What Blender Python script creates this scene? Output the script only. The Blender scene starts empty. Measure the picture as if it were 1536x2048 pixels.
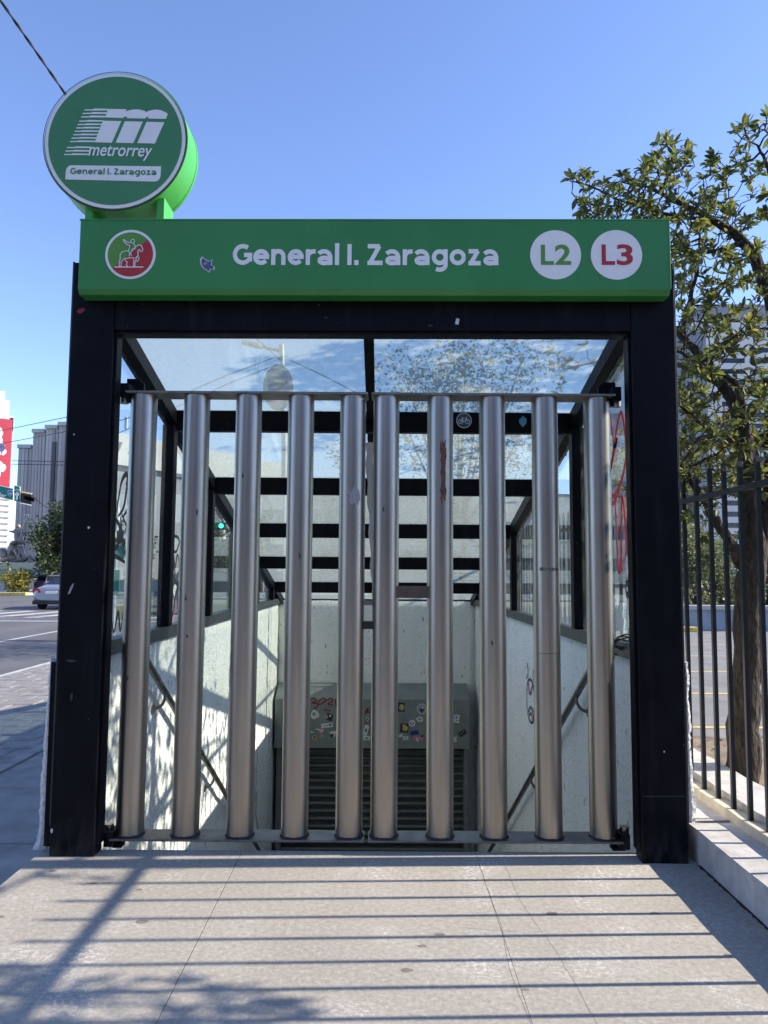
import bpy, math, random
import numpy as np
from mathutils import Vector, Matrix, Euler

# ------------------------------------------------------------------ camera, light, exposure
S = bpy.context.scene
COL = S.collection
R_ = math.radians
CAM = Vector((0.07, -4.15, 1.55)); F_PX = 1480.0
PITCH, ROLL, YAW = R_(4.67), R_(0.39), R_(0.15)
SUN_ELEV, SUN_AZ = R_(31.9), R_(1.94)          # sun stands over +X, a touch towards +Y
cd = bpy.data.cameras.new('camera'); cam = bpy.data.objects.new('camera', cd); COL.objects.link(cam)
fw = Vector((math.sin(YAW)*math.cos(PITCH), math.cos(YAW)*math.cos(PITCH), math.sin(PITCH)))
r0 = Vector((math.cos(YAW), -math.sin(YAW), 0)); u0 = r0.cross(fw)
cr = r0*math.cos(ROLL)+u0*math.sin(ROLL); cu = u0*math.cos(ROLL)-r0*math.sin(ROLL)
m = Matrix((cr, cu, -fw)).transposed().to_4x4(); m.translation = CAM
cam.matrix_world = m
cd.sensor_fit = 'VERTICAL'; cd.sensor_height = 36.0; cd.lens = 36.0*F_PX/2048; cd.clip_end = 3000; cd.clip_start = 0.05
S.camera = cam
W = bpy.data.worlds.new("World"); S.world = W; W.use_nodes = True
nt = W.node_tree; bg = nt.nodes['Background']
sky = nt.nodes.new('ShaderNodeTexSky'); sky.sky_type = 'NISHITA'; sky.sun_disc = False
sky.sun_elevation = SUN_ELEV; sky.sun_rotation = R_(90)-SUN_AZ
sky.air_density = 1.0; sky.dust_density = 0.3; sky.ozone_density = 5.0; sky.altitude = 1500
tint = nt.nodes.new('ShaderNodeMix'); tint.data_type = 'RGBA'; tint.blend_type = 'MULTIPLY'; tint.inputs[0].default_value = 1
tint.inputs[7].default_value = (1.20, 1.05, 1.08, 1)      # the slightly violet blue of the day
nt.links.new(sky.outputs[0], tint.inputs[6]); nt.links.new(tint.outputs[2], bg.inputs[0]); bg.inputs[1].default_value = 0.15
sl = bpy.data.lights.new('sun', 'SUN'); sl.energy = 4.4; sl.angle = R_(0.53); sl.color = (1.0, 0.90, 0.76)
so = bpy.data.objects.new('sun', sl); COL.objects.link(so); so.location = (20, 0, 20)
sund = Vector((math.cos(SUN_ELEV)*math.cos(SUN_AZ), math.cos(SUN_ELEV)*math.sin(SUN_AZ), math.sin(SUN_ELEV)))
so.rotation_euler = sund.to_track_quat('Z', 'Y').to_euler()
vs = S.view_settings; vs.view_transform = 'Standard'; vs.look = 'None'; vs.gamma = 1; vs.use_curve_mapping = False
vs.exposure = 1.08
S.render.engine = 'CYCLES'
S.cycles.transparent_max_bounces = 40; S.cycles.max_bounces = 10

def at(x, y, Y):
    "point of the photograph (pixels of 1536 x 2048) taken to the depth plane Y"
    d = fw*F_PX + cr*(x-768) - cu*(y-1024)
    return CAM + d*((Y-CAM.y)/d.y)

# ------------------------------------------------------------------ materials
def mat(name):
    m = bpy.data.materials.new(name); m.use_nodes = True
    n = m.node_tree.nodes; return m, n, m.node_tree.links, n['Principled BSDF']
def coords(n, l, scale=(1, 1, 1), obj=True):
    t = n.new('ShaderNodeTexCoord'); mp = n.new('ShaderNodeMapping'); mp.inputs['Scale'].default_value = scale
    l.new(t.outputs['Object'], mp.inputs[0]); return mp.outputs[0]
def worldpos(n, l, scale=(1, 1, 1)):
    t = n.new('ShaderNodeNewGeometry'); mp = n.new('ShaderNodeMapping'); mp.inputs['Scale'].default_value = scale
    l.new(t.outputs['Position'], mp.inputs[0]); return mp.outputs[0]
def noise(n, l, vec, scale, detail=4, rough=.55):
    t = n.new('ShaderNodeTexNoise'); t.inputs['Scale'].default_value = scale
    t.inputs['Detail'].default_value = detail; t.inputs['Roughness'].default_value = rough
    l.new(vec, t.inputs['Vector']); return t.outputs['Fac']
def ramp(n, l, fac, stops):
    r = n.new('ShaderNodeValToRGB'); e = r.color_ramp.elements
    while len(e) < len(stops): e.new(0.5)
    for k, (p, c) in enumerate(stops):
        e[k].position = p; e[k].color = (c, c, c, 1) if isinstance(c, (int, float)) else (*c, 1)
    l.new(fac, r.inputs[0]); return r.outputs[0]
def mixc(n, l, fac, a, b, mode='MIX'):
    x = n.new('ShaderNodeMix'); x.data_type = 'RGBA'; x.blend_type = mode
    for s, v in ((0, fac), (6, a), (7, b)):
        if hasattr(v, 'is_linked') or hasattr(v, 'links'): l.new(v, x.inputs[s])
        elif isinstance(v, (int, float)): x.inputs[s].default_value = v
        else: x.inputs[s].default_value = (*v, 1)
    return x.outputs[2]
def bump(n, l, h, b, strength=.5, dist=.01):
    x = n.new('ShaderNodeBump'); x.inputs['Strength'].default_value = strength; x.inputs['Distance'].default_value = dist
    l.new(h, x.inputs['Height']); l.new(x.outputs[0], b.inputs['Normal'])
def simple(name, c, rough=.6, metal=0, var=.12, scale=6, bumps=0, spec=.5):
    m, n, l, b = mat(name)
    v = worldpos(n, l)
    f = noise(n, l, v, scale, 5)
    lo = tuple(max(0, x*(1-var*2)) for x in c); hi = tuple(x*(1+var*1.2) for x in c)
    l.new(ramp(n, l, f, [(.25, lo), (.75, hi)]), b.inputs['Base Color'])
    b.inputs['Roughness'].default_value = rough; b.inputs['Metallic'].default_value = metal
    b.inputs['Specular IOR Level'].default_value = spec
    if bumps:
        f2 = noise(n, l, v, scale*8, 4); bump(n, l, f2, b, .4, bumps)
    return m
M = {}
def build_materials():
    # painted black steel with scuffs
    m, n, l, b = mat('black_steel'); v = coords(n, l)
    f = noise(n, l, v, 5, 6); g = noise(n, l, coords(n, l, (30, 30, 2)), 3, 5); sp = noise(n, l, v, 55, 2)
    c = ramp(n, l, f, [(.3, (.0022, .0026, .0048)), (.75, (.0055, .0062, .0098))])
    c = mixc(n, l, ramp(n, l, sp, [(.755, 0), (.775, .55)]), c, (.25, .25, .24))
    sep = n.new('ShaderNodeSeparateXYZ'); l.new(worldpos(n, l), sep.inputs[0]); mu = n.new('ShaderNodeMath'); mu.operation = 'MULTIPLY'
    l.new(ramp(n, l, sep.outputs['Z'], [(0, .9), (.22, 0)]), mu.inputs[0]); l.new(ramp(n, l, noise(n, l, worldpos(n, l, (9, 9, 3)), 2, 6), [(.4, 0), (.75, .5)]), mu.inputs[1])
    c = mixc(n, l, mu.outputs[0], c, (.11, .10, .088))
    wv = noise(n, l, coords(n, l, (6, 6, .6)), 2, 6); c = mixc(n, l, ramp(n, l, wv, [(.55, 0), (.8, .3)]), c, (.03, .032, .038))
    l.new(c, b.inputs['Base Color']); l.new(ramp(n, l, g, [(.3, .38), (.7, .6)]), b.inputs['Roughness'])
    b.inputs['Specular IOR Level'].default_value = .12
    bump(n, l, f, b, .15, .004); M['steel'] = m
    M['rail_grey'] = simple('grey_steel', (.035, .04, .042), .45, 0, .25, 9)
    M['fence_paint'] = simple('fence_paint', (.012, .016, .018), .45, 0, .2, 12, 0, .25)
    # brushed stainless steel
    m, n, l, b = mat('stainless'); v = coords(n, l, (14, 14, .5))
    f = noise(n, l, v, 3, 6); f2 = noise(n, l, coords(n, l, (1, 1, .35)), 2.2, 6)
    c = ramp(n, l, f2, [(.3, (.315, .292, .258)), (.7, (.43, .405, .365))])
    c2 = mixc(n, l, ramp(n, l, f, [(.35, 0), (.75, .35)]), c, (.27, .235, .205))
    l.new(c2, b.inputs['Base Color']); b.inputs['Metallic'].default_value = 1
    l.new(ramp(n, l, f, [(.3, .29), (.75, .42)]), b.inputs['Roughness'])
    fs = noise(n, l, coords(n, l, (90, 90, 1)), 4, 3); bump(n, l, fs, b, .06, .002); M['stainless'] = m
    M['stain'] = simple('weld_burn', (.05, .042, .036), .7, .5, .3, 60)
    M['plate'] = simple('stainless_plate', (.22, .215, .21), .42, .85, .2, 12)
    M['brown_plate'] = simple('brown_plate', (.13, .10, .085), .45, .6, .15, 20)
    # green sign paint
    m, n, l, b = mat('sign_green'); v = coords(n, l)
    f = noise(n, l, v, 3, 6); st = noise(n, l, coords(n, l, (40, 40, 1.6)), 1.2, 5)
    c = ramp(n, l, f, [(.3, (.030, .200, .046)), (.75, (.040, .24, .058))])
    c = mixc(n, l, ramp(n, l, st, [(.66, 0), (.8, .16)]), c, (.12, .36, .18))
    l.new(c, b.inputs['Base Color']); b.inputs['Roughness'].default_value = .38; bump(n, l, f, b, .05, .01); M['green'] = m
    M['green_drum'] = simple('drum_green', (.055, .36, .055), .42, 0, .06, 5)
    M['green_face'] = simple('drum_face_green', (.052, .22, .080), .35, 0, .05, 4)
    M['white_vinyl'] = simple('white_vinyl', (.82, .80, .77), .4, 0, .03, 5)
    M['vinyl_red'] = simple('vinyl_red', (.42, .022, .022), .4, 0, .05, 5)
    M['vinyl_green'] = simple('vinyl_green', (.10, .28, .035), .4, 0, .05, 5)
    # stucco
    m, n, l, b = mat('white_stucco'); v = worldpos(n, l)
    a = noise(n, l, v, 34, 6, .6); pits = noise(n, l, worldpos(n, l, (26, 26, 9)), 1, 3); big = noise(n, l, worldpos(n, l, (1.3, 1.3, .5)), 1.2, 6)
    c = ramp(n, l, big, [(.3, (.78, .79, .75)), (.7, (.89, .89, .86))])
    dr = noise(n, l, worldpos(n, l, (7, 7, .45)), 1, 5)
    c = mixc(n, l, ramp(n, l, dr, [(.58, 0), (.78, .38)]), c, (.42, .41, .37))
    c = mixc(n, l, ramp(n, l, pits, [(.655, 0), (.70, .75)]), c, (.14, .15, .15))
    l.new(c, b.inputs['Base Color']); b.inputs['Roughness'].default_value = .9
    bump(n, l, a, b, .9, .03); M['stucco'] = m
    # pavement concrete
    m, n, l, b = mat('concrete_paving'); v = worldpos(n, l)
    big = noise(n, l, v, 1.1, 6); fine = noise(n, l, worldpos(n, l, (1, 1.0, 1)), 42, 6, .8); sp = noise(n, l, v, 130, 3)
    c = ramp(n, l, big, [(.3, (.30, .28, .24)), (.7, (.375, .35, .30))])
    c = mixc(n, l, ramp(n, l, fine, [(.34, .75), (.5, 0)]), c, (.235, .205, .175))
    c = mixc(n, l, ramp(n, l, fine, [(.52, 0), (.68, .75)]), c, (.50, .47, .41))
    pm = noise(n, l, v, 2.4, 3); pf = n.new('ShaderNodeMath'); pf.operation = 'MULTIPLY'
    l.new(ramp(n, l, pm, [(.53, 0), (.68, 1)]), pf.inputs[0]); l.new(ramp(n, l, noise(n, l, v, 48, 5, .8), [(.50, 0), (.60, .8)]), pf.inputs[1])
    c = mixc(n, l, pf.outputs[0], c, (.66, .65, .62))
    c = mixc(n, l, ramp(n, l, sp, [(.70, 0), (.76, .7)]), c, (.10, .09, .08))
    l.new(c, b.inputs['Base Color']); b.inputs['Roughness'].default_value = .88
    bump(n, l, fine, b, .35, .006); M['paving'] = m
    M['kerb'] = simple('kerb_concrete', (.50, .48, .45), .9, 0, .16, 9, .006)
    M['kerb_warm'] = simple('kerb_warm', (.55, .49, .38), .9, 0, .16, 9, .006)
    M['sidewalk'] = simple('sidewalk_concrete', (.27, .265, .255), .9, 0, .18, 3.5, .006)
    m, n, l, b = mat('asphalt'); v = worldpos(n, l)
    big = noise(n, l, worldpos(n, l, (1, .35, 1)), .6, 6); fine = noise(n, l, v, 70, 3)
    c = ramp(n, l, big, [(.3, (.075, .076, .08)), (.7, (.125, .125, .127))])
    c = mixc(n, l, ramp(n, l, fine, [(.55, 0), (.75, .4)]), c, (.22, .22, .215))
    l.new(c, b.inputs['Base Color']); b.inputs['Roughness'].default_value = .85; bump(n, l, fine, b, .3, .006); M['asphalt'] = m
    M['asphalt_light'] = simple('parking_asphalt', (.20, .197, .19), .9, 0, .15, 2.2, .005)
    M['paver'] = simple('paver_stone', (.235, .225, .215), .85, 0, .2, 5, .01)
    M['line_white'] = simple('road_white', (.46, .46, .44), .8, 0, .2, 8)
    M['line_yellow'] = simple('road_yellow', (.62, .47, .14), .8, 0, .22, 8)
    M['soil'] = simple('soil', (.23, .175, .12), .95, 0, .3, 5, .03)
    # glass with a film of dust
    def glass(name, tint, dust0, dust1, streak=(1.2, 1.2, 5)):
        m, n, l, b = mat(name); out = n['Material Output']; n.remove(b)
        tr = n.new('ShaderNodeBsdfTransparent'); tr.inputs[0].default_value = (*tint, 1)
        gl = n.new('ShaderNodeBsdfGlossy'); gl.inputs[1].default_value = .03; gl.inputs[0].default_value = (.9, .95, .95, 1)
        fc = n.new('ShaderNodeLayerWeight'); fc.inputs[0].default_value = .5
        pw = n.new('ShaderNodeMath'); pw.operation = 'POWER'; l.new(fc.outputs['Facing'], pw.inputs[0]); pw.inputs[1].default_value = 4.0
        lw = n.new('ShaderNodeMath'); lw.operation = 'MULTIPLY_ADD'; l.new(pw.outputs[0], lw.inputs[0]); lw.inputs[1].default_value = .75; lw.inputs[2].default_value = .03
        v = worldpos(n, l, streak); f = noise(n, l, v, 1.6, 6, .65); f3 = noise(n, l, worldpos(n, l), 22, 4)
        bp = n.new('ShaderNodeBump'); bp.inputs['Strength'].default_value = .06; bp.inputs['Distance'].default_value = .01
        l.new(f, bp.inputs['Height']); l.new(bp.outputs[0], gl.inputs['Normal'])
        s1 = n.new('ShaderNodeMixShader'); l.new(lw.outputs[0], s1.inputs[0]); l.new(tr.outputs[0], s1.inputs[1]); l.new(gl.outputs[0], s1.inputs[2])
        df = n.new('ShaderNodeBsdfDiffuse'); df.inputs[0].default_value = (.70, .71, .64, 1)
        tl = n.new('ShaderNodeBsdfTranslucent'); tl.inputs[0].default_value = (.74, .76, .69, 1)
        s2 = n.new('ShaderNodeMixShader'); s2.inputs[0].default_value = .5; l.new(df.outputs[0], s2.inputs[1]); l.new(tl.outputs[0], s2.inputs[2])
        s3 = n.new('ShaderNodeMixShader')
        fm = n.new('ShaderNodeMath'); fm.operation = 'MULTIPLY'
        l.new(ramp(n, l, f, [(.3, dust0), (.72, dust1)]), fm.inputs[0]); l.new(ramp(n, l, f3, [(.35, .8), (.7, 1.15)]), fm.inputs[1])
        l.new(fm.outputs[0], s3.inputs[0]); l.new(s1.outputs[0], s3.inputs[1]); l.new(s2.outputs[0], s3.inputs[2])
        l.new(s3.outputs[0], out.inputs[0]); return m
    M['roof_glass'] = glass('roof_glass', (.88, .95, .92), .32, .40, (.9, 2.2, 2.2))
    M['side_glass'] = glass('side_glass', (.94, .985, .98), .01, .06, (3, 3, .8))
    # bark, leaves
    m, n, l, b = mat('bark'); v = worldpos(n, l, (1, 1, .35))
    f = noise(n, l, v, 38, 6, .6); vo = n.new('ShaderNodeTexVoronoi'); vo.inputs['Scale'].default_value = 30; l.new(v, vo.inputs['Vector'])
    c = ramp(n, l, f, [(.3, (.014, .011, .008)), (.72, (.075, .056, .04))]); l.new(c, b.inputs['Base Color']); b.inputs['Roughness'].default_value = .95
    h = n.new('ShaderNodeMath'); h.operation = 'ADD'; l.new(f, h.inputs[0]); l.new(vo.outputs['Distance'], h.inputs[1])
    bump(n, l, h.outputs[0], b, 1.0, .03); M['bark'] = m
    def leafm(name, stops, trans=.45, rough=.55):
        m, n, l, b = mat(name); out = n['Material Output']
        g = n.new('ShaderNodeNewGeometry'); c = ramp(n, l, g.outputs['Random Per Island'], stops)
        l.new(c, b.inputs['Base Color']); b.inputs['Roughness'].default_value = rough
        t = n.new('ShaderNodeBsdfTranslucent'); hs = n.new('ShaderNodeHueSaturation'); hs.inputs['Value'].default_value = 1.9; hs.inputs['Saturation'].default_value = 1.1
        l.new(c, hs.inputs['Color']); l.new(hs.outputs[0], t.inputs[0])
        s = n.new('ShaderNodeMixShader'); s.inputs[0].default_value = trans
        l.new(b.outputs[0], s.inputs[1]); l.new(t.outputs[0], s.inputs[2]); l.new(s.outputs[0], out.inputs[0]); return m
    M['leaf'] = leafm('leaf_olive', [(.0, (.046, .062, .024)), (.4, (.078, .096, .032)), (.80, (.11, .125, .036)), (.96, (.17, .16, .04)), (1, (.22, .19, .05))])
    M['leaf_dark'] = leafm('leaf_dark', [(0, (.02, .036, .012)), (.6, (.04, .062, .02)), (1, (.075, .095, .03))], .25)
    M['leaf_pale'] = leafm('leaf_pale', [(0, (.06, .08, .03)), (.6, (.12, .14, .06)), (1, (.2, .21, .11))], .3)
    M['leaf_yellow'] = leafm('leaf_yellow', [(0, (.09, .10, .02)), (.6, (.20, .19, .04)), (1, (.32, .27, .06))], .3)
    # buildings
    m, n, l, b = mat('fluted_concrete'); v = worldpos(n, l, (.6, .6, .05)); f = noise(n, l, v, 1.0, 6)
    l.new(ramp(n, l, f, [(.3, (.34, .33, .32)), (.7, (.46, .45, .43))]), b.inputs['Base Color']); b.inputs['Roughness'].default_value = .9; M['fluted'] = m
    M['white_wall'] = simple('white_wall', (.62, .61, .59), .8, 0, .05, .2)
    M['grey_wall'] = simple('grey_wall', (.22, .235, .26), .8, 0, .08, .3)
    M['dark_wall'] = simple('dark_wall', (.075, .085, .10), .7, 0, .1, .3)
    M['cream'] = simple('cream_wall', (.62, .55, .36), .8, 0, .06, .6)
    M['pale_grey'] = simple('pale_grey', (.42, .42, .40), .8, 0, .06, .5)
    M['blue_wall'] = simple('blue_grey_wall', (.24, .29, .36), .8, 0, .10, 2)
    M['window'] = simple('window_glass', (.015, .02, .026), .12, 0, .2, .4)
    M['banner_red'] = simple('banner_red', (.50, .045, .07), .6, 0, .08, .15)
    M['brick_tan'] = simple('building_tan', (.33, .27, .215), .85, 0, .1, .4)
    M['bronze'] = simple('bronze', (.36, .285, .225), .45, .2, .3, 1.5)
    M['sign_teal'] = simple('street_sign_green', (.0, .20, .12), .45, 0, .04, 3)
    M['sign_blue'] = simple('shield_blue', (.03, .12, .42), .45, 0, .04, 3)
    M['black_plastic'] = simple('black_plastic', (.012, .013, .014), .45, 0, .1, 6)
    M['galv'] = simple('galvanised', (.42, .43, .42), .45, .4, .1, 6)
    M['silver_paint'] = simple('silver_paint', (.33, .36, .41), .28, .55, .03, 1.5)
    M['tyre'] = simple('tyre', (.015, .015, .016), .85, 0, .1, 20)
    M['lamp_red'] = simple('tail_light', (.32, .012, .02), .2, 0, .05, 6)
    # shutter
    M['housing'] = simple('housing_grey', (.20, .22, .212), .55, 0, .1, 5)
    m, n, l, b = mat('shutter_steel'); f = noise(n, l, worldpos(n, l, (1, 6, 22)), 1.5, 5)
    l.new(ramp(n, l, f, [(.3, (.10, .11, .108)), (.75, (.19, .20, .195))]), b.inputs['Base Color'])
    b.inputs['Roughness'].default_value = .5; b.inputs['Metallic'].default_value = .35; M['shutter'] = m
    M['tread'] = simple('stair_concrete', (.30, .29, .275), .9, 0, .15, 6, .005)
    # stickers and paint
    for k, c in dict(st_white=(.62, .62, .60), st_black=(.02, .02, .024), st_yellow=(.62, .42, .10), st_navy=(.03, .04, .16), st_pink=(.55, .20, .28), st_blue=(.09, .32, .50),
                     st_violet=(.085, .09, .24), st_grey=(.30, .28, .30), st_tan=(.48, .30, .18), st_darkgrey=(.10, .10, .11), st_red=(.42, .03, .06)).items():
        M[k] = simple('sticker_'+k[3:], c, .55, 0, .12, 60)
    M['spray_red'] = simple('spray_red', (.62, .015, .035), .5, 0, .1, 30)
    M['spray_dark'] = simple('spray_dark_red', (.22, .012, .02), .6, 0, .1, 30)
    M['ink'] = simple('ink_black', (.012, .012, .016), .5, 0, .1, 30)
    M['ink_violet'] = simple('ink_violet', (.035, .025, .09), .6, 0, .1, 30)
    M['joint'] = simple('joint_dirt', (.03, .027, .024), .95, 0, .1, 30)
    M['crack'] = simple('crack_dirt', (.15, .135, .12), .95, 0, .1, 30)
    M['gum'] = simple('gum_stain', (.185, .165, .145), .85, 0, .2, 30)
    M['rust'] = simple('rust_stain', (.16, .075, .05), .8, .2, .45, 90)
    M['scuff_dark'] = simple('scuff_dark', (.035, .036, .04), .7, 0, .4, 120)
    M['scuff'] = simple('scuff', (.20, .18, .16), .6, .7, .4, 120)
    m, n, l, b = mat('green_lamp'); b.inputs['Base Color'].default_value = (0, .3, .2, 1)
    b.inputs['Emission Color'].default_value = (.05, 1, .6, 1); b.inputs['Emission Strength'].default_value = 2.5; M['green_lamp'] = m
    M['wood_brown'] = simple('dry_leaf_brown', (.16, .10, .05), .8, 0, .3, 40)
build_materials()

# ------------------------------------------------------------------ mesh helpers
class MB:
    def __init__(s): s.v = []; s.f = []; s.sm = []
    def add(s, vs, fs, smooth=False):
        o = len(s.v); s.v += [tuple(x) for x in vs]; s.f += [tuple(i+o for i in q) for q in fs]; s.sm += [smooth]*len(fs); return s
    def box(s, a, b, rot=None, about=None):
        (x0, y0, z0), (x1, y1, z1) = a, b
        v = [Vector(p) for p in ((x0, y0, z0), (x1, y0, z0), (x1, y1, z0), (x0, y1, z0), (x0, y0, z1), (x1, y0, z1), (x1, y1, z1), (x0, y1, z1))]
        if rot is not None:
            c = Vector(about) if about is not None else (v[0]+v[6])/2
            v = [c+rot@(p-c) for p in v]
        return s.add(v, [(0, 3, 2, 1), (4, 5, 6, 7), (0, 1, 5, 4), (1, 2, 6, 5), (2, 3, 7, 6), (3, 0, 4, 7)])
    def beam(s, p, q, w, h, up=(0, 0, 1)):
        "rectangular bar from p to q: w sideways, h along up (centred)"
        p, q = Vector(p), Vector(q); d = (q-p).normalized(); sd = d.cross(Vector(up)).normalized(); u = sd.cross(d)
        v = []
        for c in (p, q):
            for a, b_ in ((-1, -1), (1, -1), (1, 1), (-1, 1)): v.append(c+sd*(a*w/2)+u*(b_*h/2))
        return s.add(v, [(0, 1, 2, 3)[::-1], (4, 5, 6, 7), (0, 1, 5, 4), (1, 2, 6, 5), (2, 3, 7, 6), (3, 0, 4, 7)])
    def tube(s, pts, rad, n=10, caps=True, smooth=True, wob=0, rnd=None):
        pts = [Vector(p) for p in pts]; rad = rad if isinstance(rad, (list, tuple)) else [rad]*len(pts)
        rings = []; prev = None
        for i, p in enumerate(pts):
            d = (pts[min(i+1, len(pts)-1)]-pts[max(i-1, 0)]).normalized()
            if prev is None: a = d.orthogonal().normalized()
            else: a = (prev-d*prev.dot(d)).normalized()
            prev = a; b = d.cross(a)
            ring = []
            for k in range(n):
                t = 2*math.pi*k/n; rr = rad[i]*(1+(rnd.uniform(-wob, wob) if wob else 0))
                ring.append(p+a*math.cos(t)*rr+b*math.sin(t)*rr)
            rings.append(ring)
        v = [x for r in rings for x in r]; f = []
        for i in range(len(pts)-1):
            for k in range(n):
                f.append((i*n+k, i*n+(k+1) % n, (i+1)*n+(k+1) % n, (i+1)*n+k))
        s.add(v, f, smooth)
        if caps:
            s.add(rings[0], [tuple(range(n))[::-1]]); s.add(rings[-1], [tuple(range(n))])
        return s
    def prism(s, poly, f3, t):
        "poly = list of (u,v); f3(u,v,w) -> point; thickness from w=0 to w=t"
        n = len(poly); v = [f3(u, w_, 0) for u, w_ in poly]+[f3(u, w_, t) for u, w_ in poly]
        return s.add(v, [tuple(range(n))[::-1], tuple(range(n, 2*n))]+[(i, (i+1) % n, n+(i+1) % n, n+i) for i in range(n)])
    def poly(s, pts): return s.add(pts, [tuple(range(len(pts)))])
    def build(s, name, material, parent=None, kind=None, loc=None):
        me = bpy.data.meshes.new(name); me.from_pydata([tuple(p) for p in s.v], [], s.f); me.update()
        me.polygons.foreach_set('use_smooth', s.sm)
        if material is not None: me.materials.append(material)
        o = bpy.data.objects.new(name, me); COL.objects.link(o)
        if parent is not None:
            o.parent = parent
        if kind: o['kind'] = kind
        return o
def tag(o, label, cat, group=None):
    o['label'] = label; o['category'] = cat
    if group: o['group'] = group
    return o
def thing(name, label, cat, loc=(0, 0, 0), rz=0, group=None):
    o = bpy.data.objects.new(name, None); COL.objects.link(o); o.location = loc; o.rotation_euler = (0, 0, rz)
    o.empty_display_size = .2
    return tag(o, label, cat, group)
def bev(o, w=.004, seg=2):
    b = o.modifiers.new('bevel', 'BEVEL'); b.width = w; b.segments = seg; b.limit_method = 'ANGLE'; b.angle_limit = R_(40); return o
def smooth_pts(p, sub=6, closed=False):
    p = [Vector(x) for x in p]; out = []; n = len(p); rg = n if closed else n-1
    for i in range(rg):
        a, b, c, d = (p[(i-1) % n], p[i], p[(i+1) % n], p[(i+2) % n]) if closed else (p[max(i-1, 0)], p[i], p[i+1], p[min(i+2, n-1)])
        for k in range(sub):
            t = k/sub
            out.append(.5*((2*b)+(c-a)*t+(2*a-5*b+4*c-d)*t*t+(3*b-a-3*c+d)*t**3))
    if not closed: out.append(p[-1])
    return out
def ribbon(mb, pts, w, f3, lift=0.0, taper=False):
    "flat stroke of width w through (u,v) points, mapped by f3(u,v,lift)"
    p = [Vector((a[0], a[1])) for a in pts]; n = len(p); L = []; Rr = []
    for i in range(n):
        d = (p[min(i+1, n-1)]-p[max(i-1, 0)])
        if d.length < 1e-9: d = Vector((1, 0))
        d.normalize(); nn = Vector((-d.y, d.x))
        ww = w/2
        if taper: ww *= .35+.65*math.sin(math.pi*(i+.5)/n)
        L.append(f3(*(p[i]+nn*ww), lift)); Rr.append(f3(*(p[i]-nn*ww), lift))
    mb.add(L+Rr, [(n+i, n+i+1, i+1, i) for i in range(n-1)])
def circle(cx, cy, r, n=48, a0=0, a1=2*math.pi):
    full = abs(a1-a0-2*math.pi) < 1e-6
    return [(cx+r*math.cos(a0+(a1-a0)*k/(n if full else n-1)), cy+r*math.sin(a0+(a1-a0)*k/(n if full else n-1))) for k in range(n)]
_cap = {}
def text_mesh(s, offset=.02, shear=0.0, space=1.0):
    cu_ = bpy.data.curves.new('t', 'FONT'); cu_.body = s; cu_.size = 1; cu_.offset = offset; cu_.shear = shear; cu_.space_character = space; cu_.resolution_u = 6
    o = bpy.data.objects.new('t', cu_); COL.objects.link(o); bpy.context.view_layer.update()
    me = bpy.data.meshes.new_from_object(o.evaluated_get(bpy.context.evaluated_depsgraph_get()))
    COL.objects.unlink(o); bpy.data.objects.remove(o); bpy.data.curves.remove(cu_)
    return me
def lettering(s, x0, x1, z0, cap, place, material, parent, name='lettering', offset=.02, shear=0.0, rot=0.0, depth=.0015):
    "text from x0 to x1, baseline z0, capital height cap; place(u,v,w) -> parent's space"
    ref = text_mesh('I', offset); hh = max(v.co.y for v in ref.vertices); bpy.data.meshes.remove(ref)
    me = text_mesh(s, offset, shear); xs = [v.co.x for v in me.vertices]; a, b = min(xs), max(xs)
    sx = (x1-x0)/(b-a); sy = cap/hh
    ca, sa = math.cos(rot), math.sin(rot)
    for v in me.vertices:
        u, w = (v.co.x-a)*sx, v.co.y*sy
        v.co = place(x0+u*ca-w*sa, z0+u*sa+w*ca, depth)
    me.materials.clear(); me.materials.append(material); me.name = name
    o = bpy.data.objects.new(name, me); COL.objects.link(o); o.parent = parent
    return o
def arc(cx, cy, rx, ry, a0, a1, n=18): return [(cx+rx*math.cos(R_(a0+(a1-a0)*k/n)), cy+ry*math.sin(R_(a0+(a1-a0)*k/n))) for k in range(n+1)]
GLYPH = {   # centre lines of a heavy rounded sans; cap height 1, stroke .21
 'G': (.93, [arc(.50, .5, .395, .395, 52, 338), [(.862, .16), (.862, .48)], [(.97, .475), (.56, .475)]]),
 'e': (.80, [arc(.40, .375, .295, .275, 0, 322), [(.09, .385), (.795, .385)]]),
 'n': (.74, [[(.115, 0), (.115, .755)], arc(.365, .40, .25, .255, 172, 0)+[(.615, 0)]]),
 'r': (.50, [[(.115, 0), (.115, .755)], [(.115, .30), (.135, .45), (.21, .575), (.33, .640), (.50, .645)]]),
 'a': (.77, [arc(.33, .40, .30, .25, 148, 20, 12)+[(.645, .40), (.645, 0)], arc(.345, .215, .235, .125, 60, 300)+[(.58, .10)], [(.645, .335), (.44, .33)]]),
 'l': (.24, [[(.12, 0), (.12, 1.04)]]), 'I': (.26, [[(.13, 0), (.13, 1)]]), '.': (.26, [[(.13, 0), (.13, .235)]]),
 'Z': (.84, [[(.06, .895), (.66, .895)], [(.64, .91), (.17, .09)], [(.05, .105), (.80, .105)]]),
 'z': (.68, [[(.05, .66), (.53, .66)], [(.51, .68), (.15, .07)], [(.04, .095), (.64, .095)]]),
 'g': (.80, [arc(.40, .375, .29, .275, 0, 360, 24), [(.685, .755), (.685, .06)]+arc(.385, .02, .30, .235, 0, -125, 12)]),
 'o': (.80, [arc(.40, .375, .295, .275, 0, 360, 24)])}
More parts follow.
